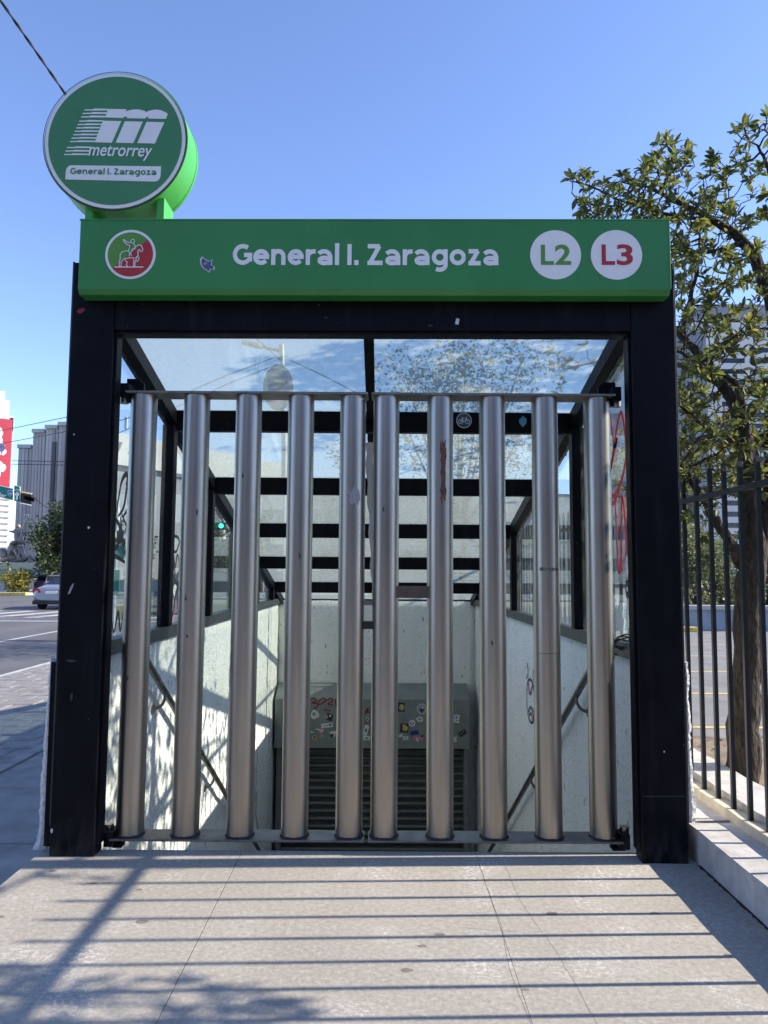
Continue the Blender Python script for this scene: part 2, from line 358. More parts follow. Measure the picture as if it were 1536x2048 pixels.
def stroke_text(txt, x0, x1, z0, cap, place, material, parent, gap=.085, spc=.28, rot=0.0, w=.212, name='letter'):
    tot = sum((spc if c == ' ' else GLYPH[c][0]+gap) for c in txt)-gap; sx = (x1-x0)/tot; pen = 0; out = []
    ca, sa = math.cos(rot), math.sin(rot)
    for c in txt:
        if c == ' ': pen += spc; continue
        mb = MB(); f = lambda u, v, l: place(x0+(u+pen)*sx*ca-v*cap*sa, z0+(u+pen)*sx*sa+v*cap*ca, .0008+l)
        for k, st in enumerate(GLYPH[c][1]): ribbon(mb, st, w, f, .00012*k)
        mb.build(name, material, parent); pen += GLYPH[c][0]+gap
def rough_box(a, b, step=.09, amp=.006, seed=1, keep=()):
    "box whose faces are cut into cells and whose points are pushed about a little"
    rnd = np.random.RandomState(seed); mb = MB()
    a = np.array(a, float); b = np.array(b, float); n = [max(1, int(round((b[i]-a[i])/step))) for i in range(3)]
    vid = {}
    def V(i, j, k):
        if (i, j, k) not in vid:
            p = a+(b-a)*np.array([i/n[0], j/n[1], k/n[2]]); p = p+rnd.uniform(-amp, amp, 3)
            vid[(i, j, k)] = len(mb.v); mb.v.append(tuple(p))
        return vid[(i, j, k)]
    for j in range(n[1]):
        for k in range(n[2]):
            mb.f.append((V(0, j, k), V(0, j, k+1), V(0, j+1, k+1), V(0, j+1, k))); mb.f.append((V(n[0], j, k), V(n[0], j+1, k), V(n[0], j+1, k+1), V(n[0], j, k+1)))
    for i in range(n[0]):
        for k in range(n[2]):
            mb.f.append((V(i, 0, k), V(i+1, 0, k), V(i+1, 0, k+1), V(i, 0, k+1))); mb.f.append((V(i, n[1], k), V(i, n[1], k+1), V(i+1, n[1], k+1), V(i+1, n[1], k)))
    for i in range(n[0]):
        for j in range(n[1]):
            mb.f.append((V(i, j, 0), V(i, j+1, 0), V(i+1, j+1, 0), V(i+1, j, 0))); mb.f.append((V(i, j, n[2]), V(i+1, j, n[2]), V(i+1, j+1, n[2]), V(i, j+1, n[2])))
    mb.sm = [True]*len(mb.f); return mb

rng = random.Random(7)
# ------------------------------------------------------------------ the setting: ground, paving, road
GZ = -0.24
def ring_sheet(name, x0, x1, y0, y1, z, hole, material):
    hx0, hx1, hy0, hy1 = hole; mb = MB()
    xs = [x0, hx0, hx1, x1]; ys = [y0, hy0, hy1, y1]
    for i in range(3):
        for j in range(3):
            if i == 1 and j == 1: continue
            mb.add([(xs[i], ys[j], z), (xs[i+1], ys[j], z), (xs[i+1], ys[j+1], z), (xs[i], ys[j+1], z)], [(0, 1, 2, 3)])
    return mb.build(name, material, kind='structure')
ring_sheet('ground', -1500, 1500, -1500, 1500, GZ, (-1.79, 1.79, .10, 7.85), M['asphalt'])
# entrance platform: three long slabs with open joints
pave = thing('platform_base', '', ''); del pave['label']; del pave['category']
bpy.data.objects.remove(pave)
base = MB().box((-1.80, -9, GZ-.2), (1.78, .105, -.006)).build('platform', M['joint'], kind='structure')
for x0, x1 in ((-1.80, -.6965), (-.6932, .6010), (.6022, 1.783)):
    bev(MB().box((x0, -9, -.0055), (x1, .12, 0)).build('slab', M['paving'], base), .0012)
fl = lambda z: (lambda u, v, w: (u, v, z+w))
for k, (x, y, r) in enumerate([(-1.63, -.69, .022), (-.98, -.73, .03), (-1.35, -.33, .02), (.86, -.63, .028), (1.33, -.62, .02), (.25, -.93, .02), (.18, -1.12, .024), (.33, -.83, .022), (-1.62, -.18, .018), (-1.1, -.4, .016), (.62, -1.25, .015), (-.15, -.04, .013), (1.05, -.45, .014), (1.5, -.99, .018)]):
    a = rng.uniform(0, 3); MB().poly([(x+r*rng.uniform(.8, 1.15)*math.cos(t)*1.0, y+r*.62*rng.uniform(.8, 1.15)*math.sin(t+a*0), .0008) for t in [2*math.pi*q/14 for q in range(14)]]).build('gum_spot', M['gum'], base)
mb = MB()
for pts in ([(.598, .05), (.60, -.35), (.612, -.75), (.59, -1.1), (.60, -1.5)], [(.72, .05), (.735, -.2), (.74, -.5), (.78, -.8), (.80, -1.05), (.83, -1.5)], [(.45, -.77), (.56, -.79), (.66, -.8)]):
    q = [(a.x, a.y) for a in smooth_pts([(u+rng.uniform(-.006, .006), v, 0) for u, v in pts], 7)]
    q = [(u+rng.uniform(-.003, .003), v) for u, v in q]; ribbon(mb, q, .0013, fl(.0009), 0)
mb.build('crack', M['crack'], base)
mb = MB(); r6 = random.Random(9); pts = [(1.777+r6.uniform(-.004, .003), -.06-k*.03) for k in range(70)]
for k in range(len(pts)-1):
    w0, w1 = [.004+.012*r6.random()**3 for _ in (0, 1)]; (xa, ya), (xb, yb) = pts[k], pts[k+1]
    mb.add([(xa-w0, ya, .0007), (1.786, ya, .0007), (1.786, yb, .0007), (xb-w1, yb, .0007)], [(3, 2, 1, 0)])
mb.build('dirt_line', M['joint'], base)
# left sidewalk slabs, kerb strip, pavers
sw = MB().box((-3.2, -9, GZ-.1), (-1.815, 16, -.215)).build('sidewalk', M['sidewalk'], kind='structure')
y = -9.0
while y < 16:
    bev(MB().box((-3.195, y+.006, -.215), (-1.82, min(y+1.22, 16)-.006, -.20+rng.uniform(-.002, .002))).build('slab', M['sidewalk'], sw), .005); y += 1.22
kb = MB().box((-3.34, -9, GZ-.1), (-3.21, 16, -.21)).build('kerb', M['kerb'], kind='structure')
for k in range(18):
    bev(MB().box((-3.338, -5+k*1.1+.004, -.21), (-3.212, -5+(k+1)*1.1-.004, -.185)).build('kerb_stone', M['sidewalk'], kb), .008)
brick_mat = M['paver']
pavers = MB().box((-6.2, 2.6, GZ-.02), (-3.36, 12.5, GZ+.006)).build('paved_strip', M['joint'], kind='structure')
pm_ = MB().box((-.241, -.168, 0), (.241, .168, .03)); first = None
row = 0; y = 2.8
while y < 12.3:
    cuts = [-6.2]+[-6.2+(.245 if row % 2 else .49)+.49*c for c in range(6)]; cuts = [c for c in cuts if c < -3.45]+[-3.36]
    for xa, xb in zip(cuts, cuts[1:]):
        if first is None: first = bev(pm_.build('paver', brick_mat, pavers), .010, 1); o = first
        else: o = first.copy(); COL.objects.link(o); o.parent = pavers
        o.location = ((xa+xb)/2, y, GZ+.006+rng.uniform(-.003, .003)); o.scale = ((xb-xa-.008)/.482, 1, 1); o.rotation_euler = (rng.uniform(-.008, .008), rng.uniform(-.006, .006), rng.uniform(-.004, .004))
    y += .345; row += 1
def marking(name, pts, material, z=GZ+.004): return MB().poly([(x, y, z) for x, y in pts]).build(name, material, kind='structure')
marking('road_marking', [(-6.42, 2), (-6.28, 2), (-6.28, 21), (-6.42, 21)], M['line_white'])
marking('road_marking', [(-9.52, 4), (-9.38, 4), (-9.38, 21), (-9.52, 21)], M['line_white'])
marking('road_marking', [(-16, 21.8), (-6.4, 22.1), (-6.4, 22.5), (-16, 22.2)], M['line_white'])
for k in range(7): marking('road_marking', [(-18+k*1.5, 24), (-17.4+k*1.5, 24), (-16.4+k*1.5, 28.6), (-17+k*1.5, 28.6)], M['line_white'])
# right side: parking lot, soil strip, fence kerbs
LZ = .05
MB().box((2.42, 2.6, GZ-.1), (70, 70, LZ)).build('parking_lot', M['asphalt_light'], kind='structure')
so_mb = MB(); NX, NY = 14, 40
gv = [[(2.44+i*.28, -9+j*.29, LZ+.045+rng.uniform(-.02, .02)) for i in range(NX+1)] for j in range(NY+1)]
so_mb.add([p for r in gv for p in r], [(j*(NX+1)+i, j*(NX+1)+i+1, (j+1)*(NX+1)+i+1, (j+1)*(NX+1)+i) for j in range(NY) for i in range(NX)], True)
so_mb.build('soil', M['soil'], kind='structure')
for yy, x0, x1 in ((3.28, 2.9, 7.2), (5.36, 2.9, 7.2), (7.5, 2.9, 7.2), (9.7, 2.9, 7.2), (12, 3, 7.5), (3.28, 12, 18), (7.5, 12, 18), (12, 12, 18)):
    MB().poly([(x0, yy-.045, LZ+.004), (x1, yy-.09, LZ+.004), (x1, yy+.0, LZ+.004), (x0, yy+.045, LZ+.004)]).build('parking_line', M['line_yellow'], kind='structure')
# soil litter: small stones and dry leaves (uncountable)
mb = MB(); r2 = random.Random(5)
for k in range(420):
    x, y = 2.46+r2.random()**1.6*2.5, r2.uniform(-.6, 2.6); r = r2.uniform(.008, .03); z = LZ+.055
    a = r2.uniform(0, 6.3); d = Vector((math.cos(a), math.sin(a), 0)); e = Vector((-d.y, d.x, r2.uniform(-.4, .9)))
    mb.add([Vector((x, y, z))-d*r*1.6, Vector((x, y, z))+e*r*.7, Vector((x, y, z))+d*r*1.6, Vector((x, y, z+.006))-e*r*.6], [(0, 1, 2, 3)])
mb.build('leaf_litter', M['wood_brown'], kind='stuff')

# ------------------------------------------------------------------ stairwell
lw_ = rough_box((-1.80, .125, -4.1), (-1.55, 7.75, 1.055), .1, .006, 3).build('parapet_wall', M['stucco'])
tag(lw_, 'sunlit white stucco stairwell wall on the left, dappled with tree shade', 'wall')
rw_ = rough_box((1.55, .125, -4.1), (1.815, 7.75, 1.05), .1, .006, 4).build('parapet_wall', M['stucco'])
tag(rw_, 'shaded white stucco stairwell wall on the right beside the fence', 'wall')
bw_ = rough_box((-1.55, 7.6, -4.1), (1.55, 7.9, 1.10), .1, .006, 5).build('back_wall', M['stucco'])
tag(bw_, 'white stucco end wall above the grey roller shutter', 'wall')
for sgn, pr, nm in ((-1, lw_, 'L'), (1, rw_, 'R')):
    x0, x1 = sorted((sgn*1.515, sgn*1.80))
    bev(MB().box((x0, .105, .02), (x1, .122, 1.03)).build('end_plate', M['steel'], pr), .003)
# rough plaster fillet at the foot of the wall end
def plaster_strip(x0, x1, sgn, parent, zt):
    "hand-trowelled plaster end of the wall: a ragged outer edge that flares out at the foot"
    mb = MB(); n = 60; r3 = random.Random(3 if sgn < 0 else 8); v = []
    xi, xo = (x1, x0) if sgn < 0 else (x0, x1); wv = 0
    for i in range(n+1):
        z = zt*i/n; wv = wv*.75+r3.uniform(-.006, .006)
        e = xo+sgn*(wv*.7+.022*(1-z/zt)+.03*math.exp(-z*16)); d = r3.uniform(-.003, .003)
        v += [(xi, .118+d, z), ((xi+e)/2, .108+d+r3.uniform(-.003, .003), z), (e-sgn*.006, .112+d, z), (e, .13+d, z), (e-sgn*.004, .19, z)]
    f = [(i*5+k, i*5+k+1, i*5+k+6, i*5+k+5) for i in range(n) for k in range(4)]
    mb.add(v, f, False); return mb.build('plaster_edge', M['stucco'], parent)
plaster_strip(-1.818, -1.79, -1, lw_, 1.058); plaster_strip(1.79, 1.822, 1, rw_, 1.052)
# vertical joints on the inner faces
mb = MB(); wallL = lambda u, v, w: (-1.5425+w, u, v)
for yy in (5.45, 6.8):
    p = [(yy+rng.uniform(-.012, .012), 1.05-k*.2) for k in range(24)]; ribbon(mb, p, .010, wallL, .001)
mb.build('crack', M['crack'], lw_)
mb = MB()
zig = [(4.95, -.55), (5.0, -.95), (4.86, -1.06), (4.99, -1.15), (4.86, -1.25), (4.97, -1.4), (4.80, -1.72), (5.06, -1.68), (4.86, -1.85), (5.02, -1.75), (4.93, -2.1), (4.95, -2.2), (5.2, -2.75)]
zig = [(5.75+(y-4.95)*.85, -.76+(z+.55)*.50) for y, z in zig]; ribbon(mb, zig, .026, wallL, .0016); mb.build('graffiti', M['ink_violet'], lw_)
wallR = lambda u, v, w: (1.5425-w, u, v)
mb = MB()
ov = [(2.08+.17*math.cos(t), .10+.40*math.sin(t)) for t in [k*2*math.pi/24 for k in range(25)]]
FG = lambda u, v: (3.25+(u-2.08)*1.25, .30+(v-.10)*.52)
ribbon(mb, [FG(*p) for p in ov], .022, wallR, .0012); mb.build('graffiti', M['ink_violet'], rw_)
for p in ([(2.2, .78), (2.17, .6), (2.24, .46)], [(1.93, .75), (1.97, .58), (1.9, .46)], [(2.2, .42), (2.1, .22), (1.98, .45)], [(2.18, -.18), (2.1, -.02), (2.0, -.06), (1.97, -.2)], [(2.14, -.2), (2.06, -.12), (2.0, -.24)]):
    mb = MB(); ribbon(mb, [FG(a.x, a.y) for a in smooth_pts([(u, v, 0) for u, v in p], 6)], .022, wallR, .0016); mb.build('graffiti', M['ink_violet'], rw_)
# stairs
stairs = thing('staircase', 'concrete staircase going down behind the closed gate', 'stairs', (0, .125, 0))
for k in range(22):
    bev(MB().box((-1.545, .28*k, -4.1), (1.545, .28*(k+1) - .002, -.175*(k+1))).build('step', M['tread'], stairs), .006, 1)
MB().box((-1.545, .28*22, -4.1), (1.545, 7.47, -.175*22-.001)).build('landing', M['tread'], stairs)
# roller shutter
sh = thing('roller_shutter', 'closed dark roller shutter under a stickered grey housing at the stair foot', 'shutter', (0, 7.3, -3.9))
SY = 7.3; fy = lambda y: (lambda u, v, w: (u, y-SY-w, v+3.9))
def hpt(x, y, z): return (x, y-SY, z+3.9)
mb = MB(); prof = [(7.59, -.17), (7.40, -.20), (7.14, -.345), (7.14, -1.07), (7.59, -1.07)]
mb.add([hpt(-1.515, y, z) for y, z in prof]+[hpt(1.405, y, z) for y, z in prof], [(0, 1, 2, 3, 4), (9, 8, 7, 6, 5)]+[(i, 5+i, 5+(i+1) % 5, (i+1) % 5) for i in range(5)])
bev(mb.build('housing', M['housing'], sh), .008)
# slat: curved section
def slat_mb():
    mb = MB(); pr = []
    for k in range(7): t = k/6; pr.append(((.046*math.sin(math.pi*t)**.6), .070*t))
    pr += [(-.03, .076), (-.03, .106), (.0, .112)]
    for sx in (0,):
        n = len(pr)
        v = [(-1.42, -a, b) for a, b in pr]+[(1.33, -a, b) for a, b in pr]
        mb.add(v, [(i, n+i, n+i+1, i+1) for i in range(n-1)], False)
    return mb
s0 = None
for k in range(25):
    if s0 is None: s0 = slat_mb().build('slat', M['shutter'], sh); o = s0
    else: o = s0.copy(); COL.objects.link(o); o.parent = sh
    o.location = (0, .1, .02+k*.112)
for sx in (-1.46, 1.365):
    bev(MB().box((sx-.036, -.02, 0), (sx+.036, .16, 2.82)).build('guide_rail', M['housing'], sh), .005)
# graffiti and stickers on the housing
def hpix(zx, zy): q = at(620+zx/4.655, 1360+zy/4.655, 7.138); return q.x, q.z
SZ = 1/4.655*(7.138+4.15)/F_PX
fh = fy(7.138)
def curve2(p, sub=6): return [(a.x, a.y) for a in smooth_pts([(u, v, 0) for u, v in p], sub)]
mb = MB()
for kk, p in enumerate([[(5, 180), (40, 168), (60, 195), (20, 212), (70, 225), (60, 255), (30, 265)], [(70, 225), (90, 190), (130, 168), (140, 195), (100, 225), (75, 228)], [(100, 226), (150, 190), (195, 170), (210, 195), (170, 222), (215, 235)], [(236, 175), (244, 250)], [(130, 280), (190, 284)], [(512, 320), (525, 280), (545, 262), (530, 300), (560, 296)]]):
    mb = MB(); ribbon(mb, curve2([hpix(*q) for q in p]), .020, fh, .0006+.0002*kk); mb.build('graffiti', M['spray_dark'], sh)
hb = [h for h in sh.children if h.name.startswith('housing')][0]
def patch(cx, cz, w, h, material, ang=0.0, shape='rect', lift=.002, seed=0, parent=None, f3=None):
    r4 = random.Random(seed); ca, sa = math.cos(ang), math.sin(ang); P = []
    if shape == 'rect': base_ = [(-.5, -.5), (.5, -.5), (.5, .5), (-.5, .5)]
    elif shape == 'disc': base_ = circle(0, 0, .5, 20)
    else: base_ = [(x*r4.uniform(.6, 1.15), y*r4.uniform(.6, 1.15)) for x, y in circle(0, 0, .5, 15)]
    for x, y in base_: P.append((cx+x*w*ca-y*h*sa, cz+x*w*sa+y*h*ca))
    return MB().poly([(f3 or fh)(u, v, lift) for u, v in P]).build('sticker', material, parent or sh)
stk = [(45, 320, 75, 95, 'st_white', .1, 'blob'), (40, 318, 38, 44, 'st_grey', 0, 'blob'), (30, 310, 14, 16, 'st_black', 0, 'blob'), (180, 345, 62, 62, 'st_black', -.25, 'rect'), (150, 340, 46, 52, 'st_grey', .1, 'blob'), (188, 335, 22, 26, 'st_white', .3, 'blob'),
       (158, 422, 108, 40, 'st_white', .12, 'rect'), (150, 424, 60, 16, 'st_grey', .14, 'blob'), (188, 416, 22, 18, 'st_darkgrey', .12, 'rect'), (108, 470, 66, 52, 'st_pink', .3, 'blob'), (110, 472, 26, 24, 'st_white', 0, 'blob'), (75, 460, 50, 18, 'st_white', -.2, 'blob'), (108, 520, 54, 36, 'st_grey', 0, 'blob'),
       (215, 490, 82, 44, 'st_white', .1, 'blob'), (212, 518, 62, 32, 'st_black', -.1, 'blob'), (226, 520, 22, 22, 'st_white', .4, 'blob'), (44, 533, 48, 48, 'st_yellow', .4, 'blob'), (44, 533, 20, 28, 'st_black', .4, 'blob'), (20, 485, 40, 14, 'st_white', .1, 'blob'),
       (530, 370, 54, 92, 'st_darkgrey', .1, 'blob'), (534, 366, 30, 54, 'st_white', .3, 'blob'), (534, 366, 18, 34, 'st_black', .3, 'blob'), (520, 468, 42, 96, 'st_white', -.28, 'rect'), (520, 466, 20, 50, 'st_darkgrey', -.28, 'blob'), (528, 540, 66, 38, 'st_white', 0, 'rect'), (530, 542, 34, 16, 'st_darkgrey', .2, 'blob'),
       (848, 252, 62, 82, 'st_black', -.04, 'rect'), (852, 252, 44, 66, 'st_yellow', .1, 'blob'), (846, 258, 20, 34, 'st_tan', .1, 'blob'), (878, 446, 74, 80, 'st_black', -.06, 'rect'), (884, 442, 56, 66, 'st_yellow', .3, 'blob'), (872, 458, 30, 38, 'st_tan', .2, 'blob'),
       (1040, 268, 88, 96, 'st_white', 0, 'disc'), (1040, 268, 74, 82, 'st_grey', 0, 'disc'), (1040, 280, 44, 52, 'st_navy', .3, 'blob'), (1048, 256, 18, 30, 'st_white', .3, 'blob'), (950, 402, 62, 62, 'st_white', 0, 'disc'), (938, 400, 16, 22, 'st_navy', .3, 'blob'), (962, 402, 14, 20, 'st_navy', .3, 'blob'), (950, 420, 24, 12, 'st_navy', .1, 'blob'),
       (1024, 365, 76, 56, 'st_white', -.15, 'blob'), (1024, 366, 44, 20, 'st_grey', -.15, 'blob'), (972, 490, 76, 38, 'st_navy', .18, 'rect'), (848, 516, 56, 30, 'st_white', .35, 'blob'), (890, 540, 52, 34, 'st_white', .1, 'rect'), (888, 540, 30, 12, 'st_grey', .2, 'blob'),
       (985, 540, 56, 50, 'st_pink', .5, 'blob'), (1030, 544, 56, 50, 'st_pink', -.3, 'blob'), (1046, 522, 40, 16, 'st_black', .3, 'blob'), (1000, 556, 24, 40, 'st_white', .2, 'blob'), (1365, 360, 52, 74, 'st_white', -.08, 'rect'), (1364, 348, 20, 20, 'st_darkgrey', 0, 'blob'), (1366, 376, 26, 12, 'st_grey', .2, 'blob'),
       (1420, 493, 70, 46, 'st_black', .6, 'rect'), (1408, 496, 9, 9, 'st_white', .6, 'disc'), (1430, 478, 9, 9, 'st_white', .6, 'disc'), (1352, 552, 26, 48, 'st_white', 0, 'rect'), (420, 300, 60, 70, 'st_white', .2, 'blob'), (660, 420, 90, 60, 'st_grey', 0, 'rect'), (380, 500, 70, 50, 'st_blue', .2, 'rect')]
for k, q in enumerate(stk):
    x, z = hpix(q[0], q[1]); patch(x, z, q[2]*SZ, q[3]*SZ, M[q[4]], q[5], q[6], .0015+.0006*k/6+.00004*k, k)
# handrails
def handrail(sgn, label):
    x = sgn*1.47; t = thing('handrail', label, 'handrail', (sgn*1.55, .9, .9))
    o = Vector((sgn*1.55, .9, .9))
    p0, p1 = Vector((x, .78, .96)), Vector((x, 6.9, -2.78))
    MB().tube([p0-o, p1-o], .024, 12).build('rail', M['plate'], t)
    for k in range(4):
        a = p0.lerp(p1, .07+.27*k); w = Vector((sgn*1.553, a.y+.0, a.z-.13))
        pts = [a, a+Vector((0, .01, -.06)), a+Vector((sgn*.03, .01, -.11)), w]
        MB().tube([q-o for q in smooth_pts(pts, 5)], .011, 8).build('bracket', M['plate'], t)
        MB().tube([w-o-Vector((sgn*.012, 0, 0)), w-o], .035, 12).build('wall_plate', M['plate'], t)
    return t
handrail(-1, 'steel handrail sloping down the left stairwell wall')
handrail(1, 'steel handrail sloping down the right stairwell wall')

# ------------------------------------------------------------------ canopy: portal frame, beams and glass
cano = thing('station_canopy', 'black steel portal and sloping glass roof over the stairs', 'canopy')
PR = R_(-.9)
def skew(o): o.rotation_euler = (0, 0, PR); o.location.y = -.013; return o
for x0, x1 in ((-1.728, -1.482), (1.484, 1.732)):
    c = skew(bev(MB().box((x0, 0, 0), (x1, .112, 3.33)).build('column', M['steel'], cano), .006, 3))
    xs = x0 if x0 < 0 else x1; sg = -1 if x0 < 0 else 1
# thin outer flange of each column, catching the light on its edge
for x in (-1.7335, 1.7375):
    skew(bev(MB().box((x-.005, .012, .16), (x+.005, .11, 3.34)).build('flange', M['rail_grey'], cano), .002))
for x in (-1.475, 1.477):
    skew(bev(MB().box((x-.006, .03, .05), (x+.006, .111, 2.928)).build('flange', M['steel'], cano), .002))
skew(bev(MB().box((-1.48, .004, 2.93), (1.482, .108, 3.30)).build('lintel', M['steel'], cano), .005))
skew(bev(MB().box((-1.469, .02, 2.914), (1.471, .112, 2.929)).build('lintel_lip', M['steel'], cano), .003))
Y1, SP, Z1, SL = 1.335, 1.315, 2.755, .2565
roofz = lambda y: Z1-(y-Y1)*SL            # top of the cross beams
YE = 7.72
for k in range(5):
    y = Y1+k*SP; z = roofz(y)
    b = bev(MB().box((-1.475, y, z-.155), (1.475, y+.075, z)).build('roof_beam', M['steel'], cano), .004)
bev(MB().box((-1.475, YE-.06, roofz(YE)-.06), (1.475, YE, roofz(YE)+.01)).build('roof_beam', M['rail_grey'], cano), .004)
up = Vector((0, SL, 1)).normalized()
for sg in (-1, 1):
    bev(MB().beam((sg*1.525, .114, roofz(.114)-.05), (sg*1.525, YE, roofz(YE)-.05), .095, .11, up).build('side_rail', M['steel'], cano), .004)
    bev(MB().box((sg*1.55-.05, .125, 1.058), (sg*1.55+.05, 7.55, 1.145)).build('base_rail', M['rail_grey'], cano), .004)
    for k in range(5):
        y = Y1+k*SP
        bev(MB().box((sg*1.53-.045, y-.02, 1.146), (sg*1.53+.045, y+.075, roofz(y)-.112)).build('side_post', M['steel'], cano), .004)
bev(MB().beam((-.018, .114, roofz(.114)-.045), (-.018, YE-.06, roofz(YE)-.045), .062, .085, up).build('ridge_beam', M['steel'], cano), .004)
# roof panes: lie on the beams, two per bay
for k in range(6):
    ya = .116 if k == 0 else Y1+(k-1)*SP+.04; yb = (Y1+k*SP+.034) if k < 5 else YE
    for x0, x1 in ((-1.56, -.022), (-.014, 1.56)):
        mb = MB(); za, zb = roofz(ya)+.012, roofz(yb)+.012
        mb.add([(x0, ya, za), (x1, ya, za), (x1, yb, zb), (x0, yb, zb), (x0, ya, za+.009), (x1, ya, za+.009), (x1, yb, zb+.009), (x0, yb, zb+.009)],
               [(0, 3, 2, 1), (4, 5, 6, 7), (0, 1, 5, 4), (1, 2, 6, 5), (2, 3, 7, 6), (3, 0, 4, 7)])
        mb.build('roof_pane', M['roof_glass'], cano)
edges = [.118]+[Y1+k*SP for k in range(5)]+[7.5]
for sg in (-1, 1):
    for k in range(6):
        ya = edges[k]+(.078 if k else 0); yb = edges[k+1]-.023
        za, zb = roofz(ya)-.108, roofz(yb)-.108
        if zb < 1.16: yb = Y1+(Z1-.108-1.16)/SL-.0; zb = 1.16
        x0, x1 = sg*1.548-.004, sg*1.548+.004; mb = MB()
        v = [(x0, ya, 1.147), (x1, ya, 1.147), (x1, yb, 1.147), (x0, yb, 1.147), (x0, ya, za), (x1, ya, za), (x1, yb, zb), (x0, yb, zb)]
        mb.add(v, [(0, 3, 2, 1), (4, 5, 6, 7), (0, 1, 5, 4), (1, 2, 6, 5), (2, 3, 7, 6), (3, 0, 4, 7)])
        mb.build('side_pane', M['side_glass'], cano)
# scribbles and stickers on the panes and the first beam
pR = lambda u, v, w: (1.5425-w, u, v)
pL = lambda u, v, w: (-1.5425+w, u, v)
def scrib(strokes, wid, f3, material, name='graffiti'):
    for kk, p in enumerate(strokes):
        mb = MB(); ribbon(mb, curve2(p), wid, f3, .0012+.0003*kk, True); mb.build(name, material, cano)
scrib([[(.62, 2.45), (.58, 2.62), (.50, 2.36), (.44, 2.40), (.58, 2.22), (.36, 2.55), (.28, 2.25), (.5, 2.05), (.62, 2.12)], [(.60, 2.0), (.48, 2.02), (.3, 2.2), (.22, 2.4)], [(.62, 1.98), (.54, 2.04), (.50, 2.0), (.46, 1.58), (.40, 1.66), (.37, 2.0), (.33, 1.95), (.28, 1.66), (.2, 1.75), (.17, 2.1)]], .032, pR, M['spray_red'])
scrib([[(.22, 2.2), (.3, 2.12), (.25, 1.98), (.2, 1.95)], [(.33, 1.90), (.40, 2.10), (.5, 2.15), (.46, 1.96), (.36, 1.88)], [(.47, 2.1), (.62, 2.05), (.7, 2.06)], [(.42, 1.9), (.55, 1.82), (.66, 1.9), (.55, 1.94), (.44, 1.88)], [(.40, 1.88), (.5, 1.66), (.63, 1.98)], [(.2, 1.78), (.3, 1.86), (.4, 1.8), (.36, 1.7), (.25, 1.66), (.42, 1.62), (.62, 1.58)], [(.28, 1.64), (.45, 1.74), (.66, 1.56), (.8, 1.5)]], .036, pL, M['ink'])
scrib([[(.30, 1.30), (.36, 1.18), (.42, 1.30), (.47, 1.18), (.52, 1.33)], [(.55, 1.18), (.58, 1.33), (.66, 1.3), (.58, 1.25), (.68, 1.17)], [(.50, 1.52), (.58, 1.6), (.66, 1.52), (.58, 1.44), (.5, 1.5)], [(.55, 1.52), (.62, 1.54)]], .026, pL, M['ink'])
scrib([[(1.52, 1.76), (1.62, 1.82), (1.74, 1.79), (1.66, 1.7), (1.54, 1.72)], [(1.5, 1.6), (1.58, 1.68), (1.64, 1.58), (1.7, 1.68), (1.78, 1.58)], [(1.52, 1.48), (1.62, 1.58), (1.66, 1.46), (1.76, 1.56)], [(1.5, 1.35), (1.6, 1.2), (1.7, 1.4), (1.76, 1.22)]], .028, pL, M['ink'])
scrib([[(2.4, 1.7), (2.48, 1.9), (2.54, 1.62), (2.62, 1.86)], [(2.42, 1.45), (2.52, 1.6), (2.6, 1.4)]], .03, pL, M['spray_red'])
for k, (u, v, w, h, mm, a, sh_) in enumerate([(.30, 1.46, .07, .12, 'st_black', 0, 'disc'), (.30, 1.46, .03, .03, 'st_white', 0, 'disc'), (.42, 1.33, .10, .13, 'st_white', .2, 'blob'), (.30, 1.32, .05, .2, 'st_white', .1, 'blob'), (.42, 1.24, .09, .10, 'st_white', .3, 'rect'), (.22, 1.26, .05, .12, 'st_darkgrey', 0, 'blob'), (.30, 1.6, .05, .16, 'st_white', .3, 'blob'), (.55, 1.38, .06, .05, 'st_white', .3, 'rect'), (.36, 1.78, .05, .07, 'st_violet', .1, 'blob')]):
    patch(u, v, w, h, M[mm], a, sh_, .0012+.0005*k, 50+k, cano, pR)
for k, (u, v, w, h, mm, a, sh_) in enumerate([(.30, 1.92-.1, .1, .14, 'st_white', 0, 'rect'), (.31, 1.81, .07, .08, 'st_blue', 0, 'blob'), (.6, 1.52, .12, .14, 'st_white', 0, 'blob'), (1.62, 1.22, .05, .1, 'st_pink', .2, 'rect'), (1.66, 1.40, .12, .1, 'st_white', 0, 'blob')]):
    patch(u, v, w, h, M[mm], a, sh_, .0002+.0003*k, 80+k, cano, pL)
b1 = lambda u, v, w: (u, Y1-w, v)
def sticker_bike(cx, cz, r):
    for rr, mm, lf in ((r, 'st_white', .0008), (r*.9, 'st_blue', .0014)):
        MB().poly([b1(*p, lf) for p in circle(cx, cz, rr, 32)]).build('sticker', simple('bike_blue', (.02, .10, .17), .5) if mm == 'st_blue' else M[mm], cano)
    mb = MB(); q = r/.055; lf = .002
    for wx in (-.025, .025): ribbon(mb, [(cx+wx*q+.015*q*math.cos(t), cz-.008*q+.015*q*math.sin(t)) for t in [k*2*math.pi/20 for k in range(21)]], .004*q, b1, lf)
    for kk, p in enumerate([[(-.025, -.008), (-.012, .014), (.016, .014), (.0, -.008), (-.012, .014)], [(.025, -.008), (.014, .022), (.022, .024)], [(-.025, -.008), (.0, -.008)], [(-.018, .02), (-.006, .02)]]):
        ribbon(mb, [(cx+a*q, cz+b*q) for a, b in p], .004*q, b1, lf+.0003*(kk+1))
    mb.build('sticker_print', M['white_vinyl'], cano)
pb = at(928, 841, Y1); sticker_bike(pb.x, pb.z, .058)
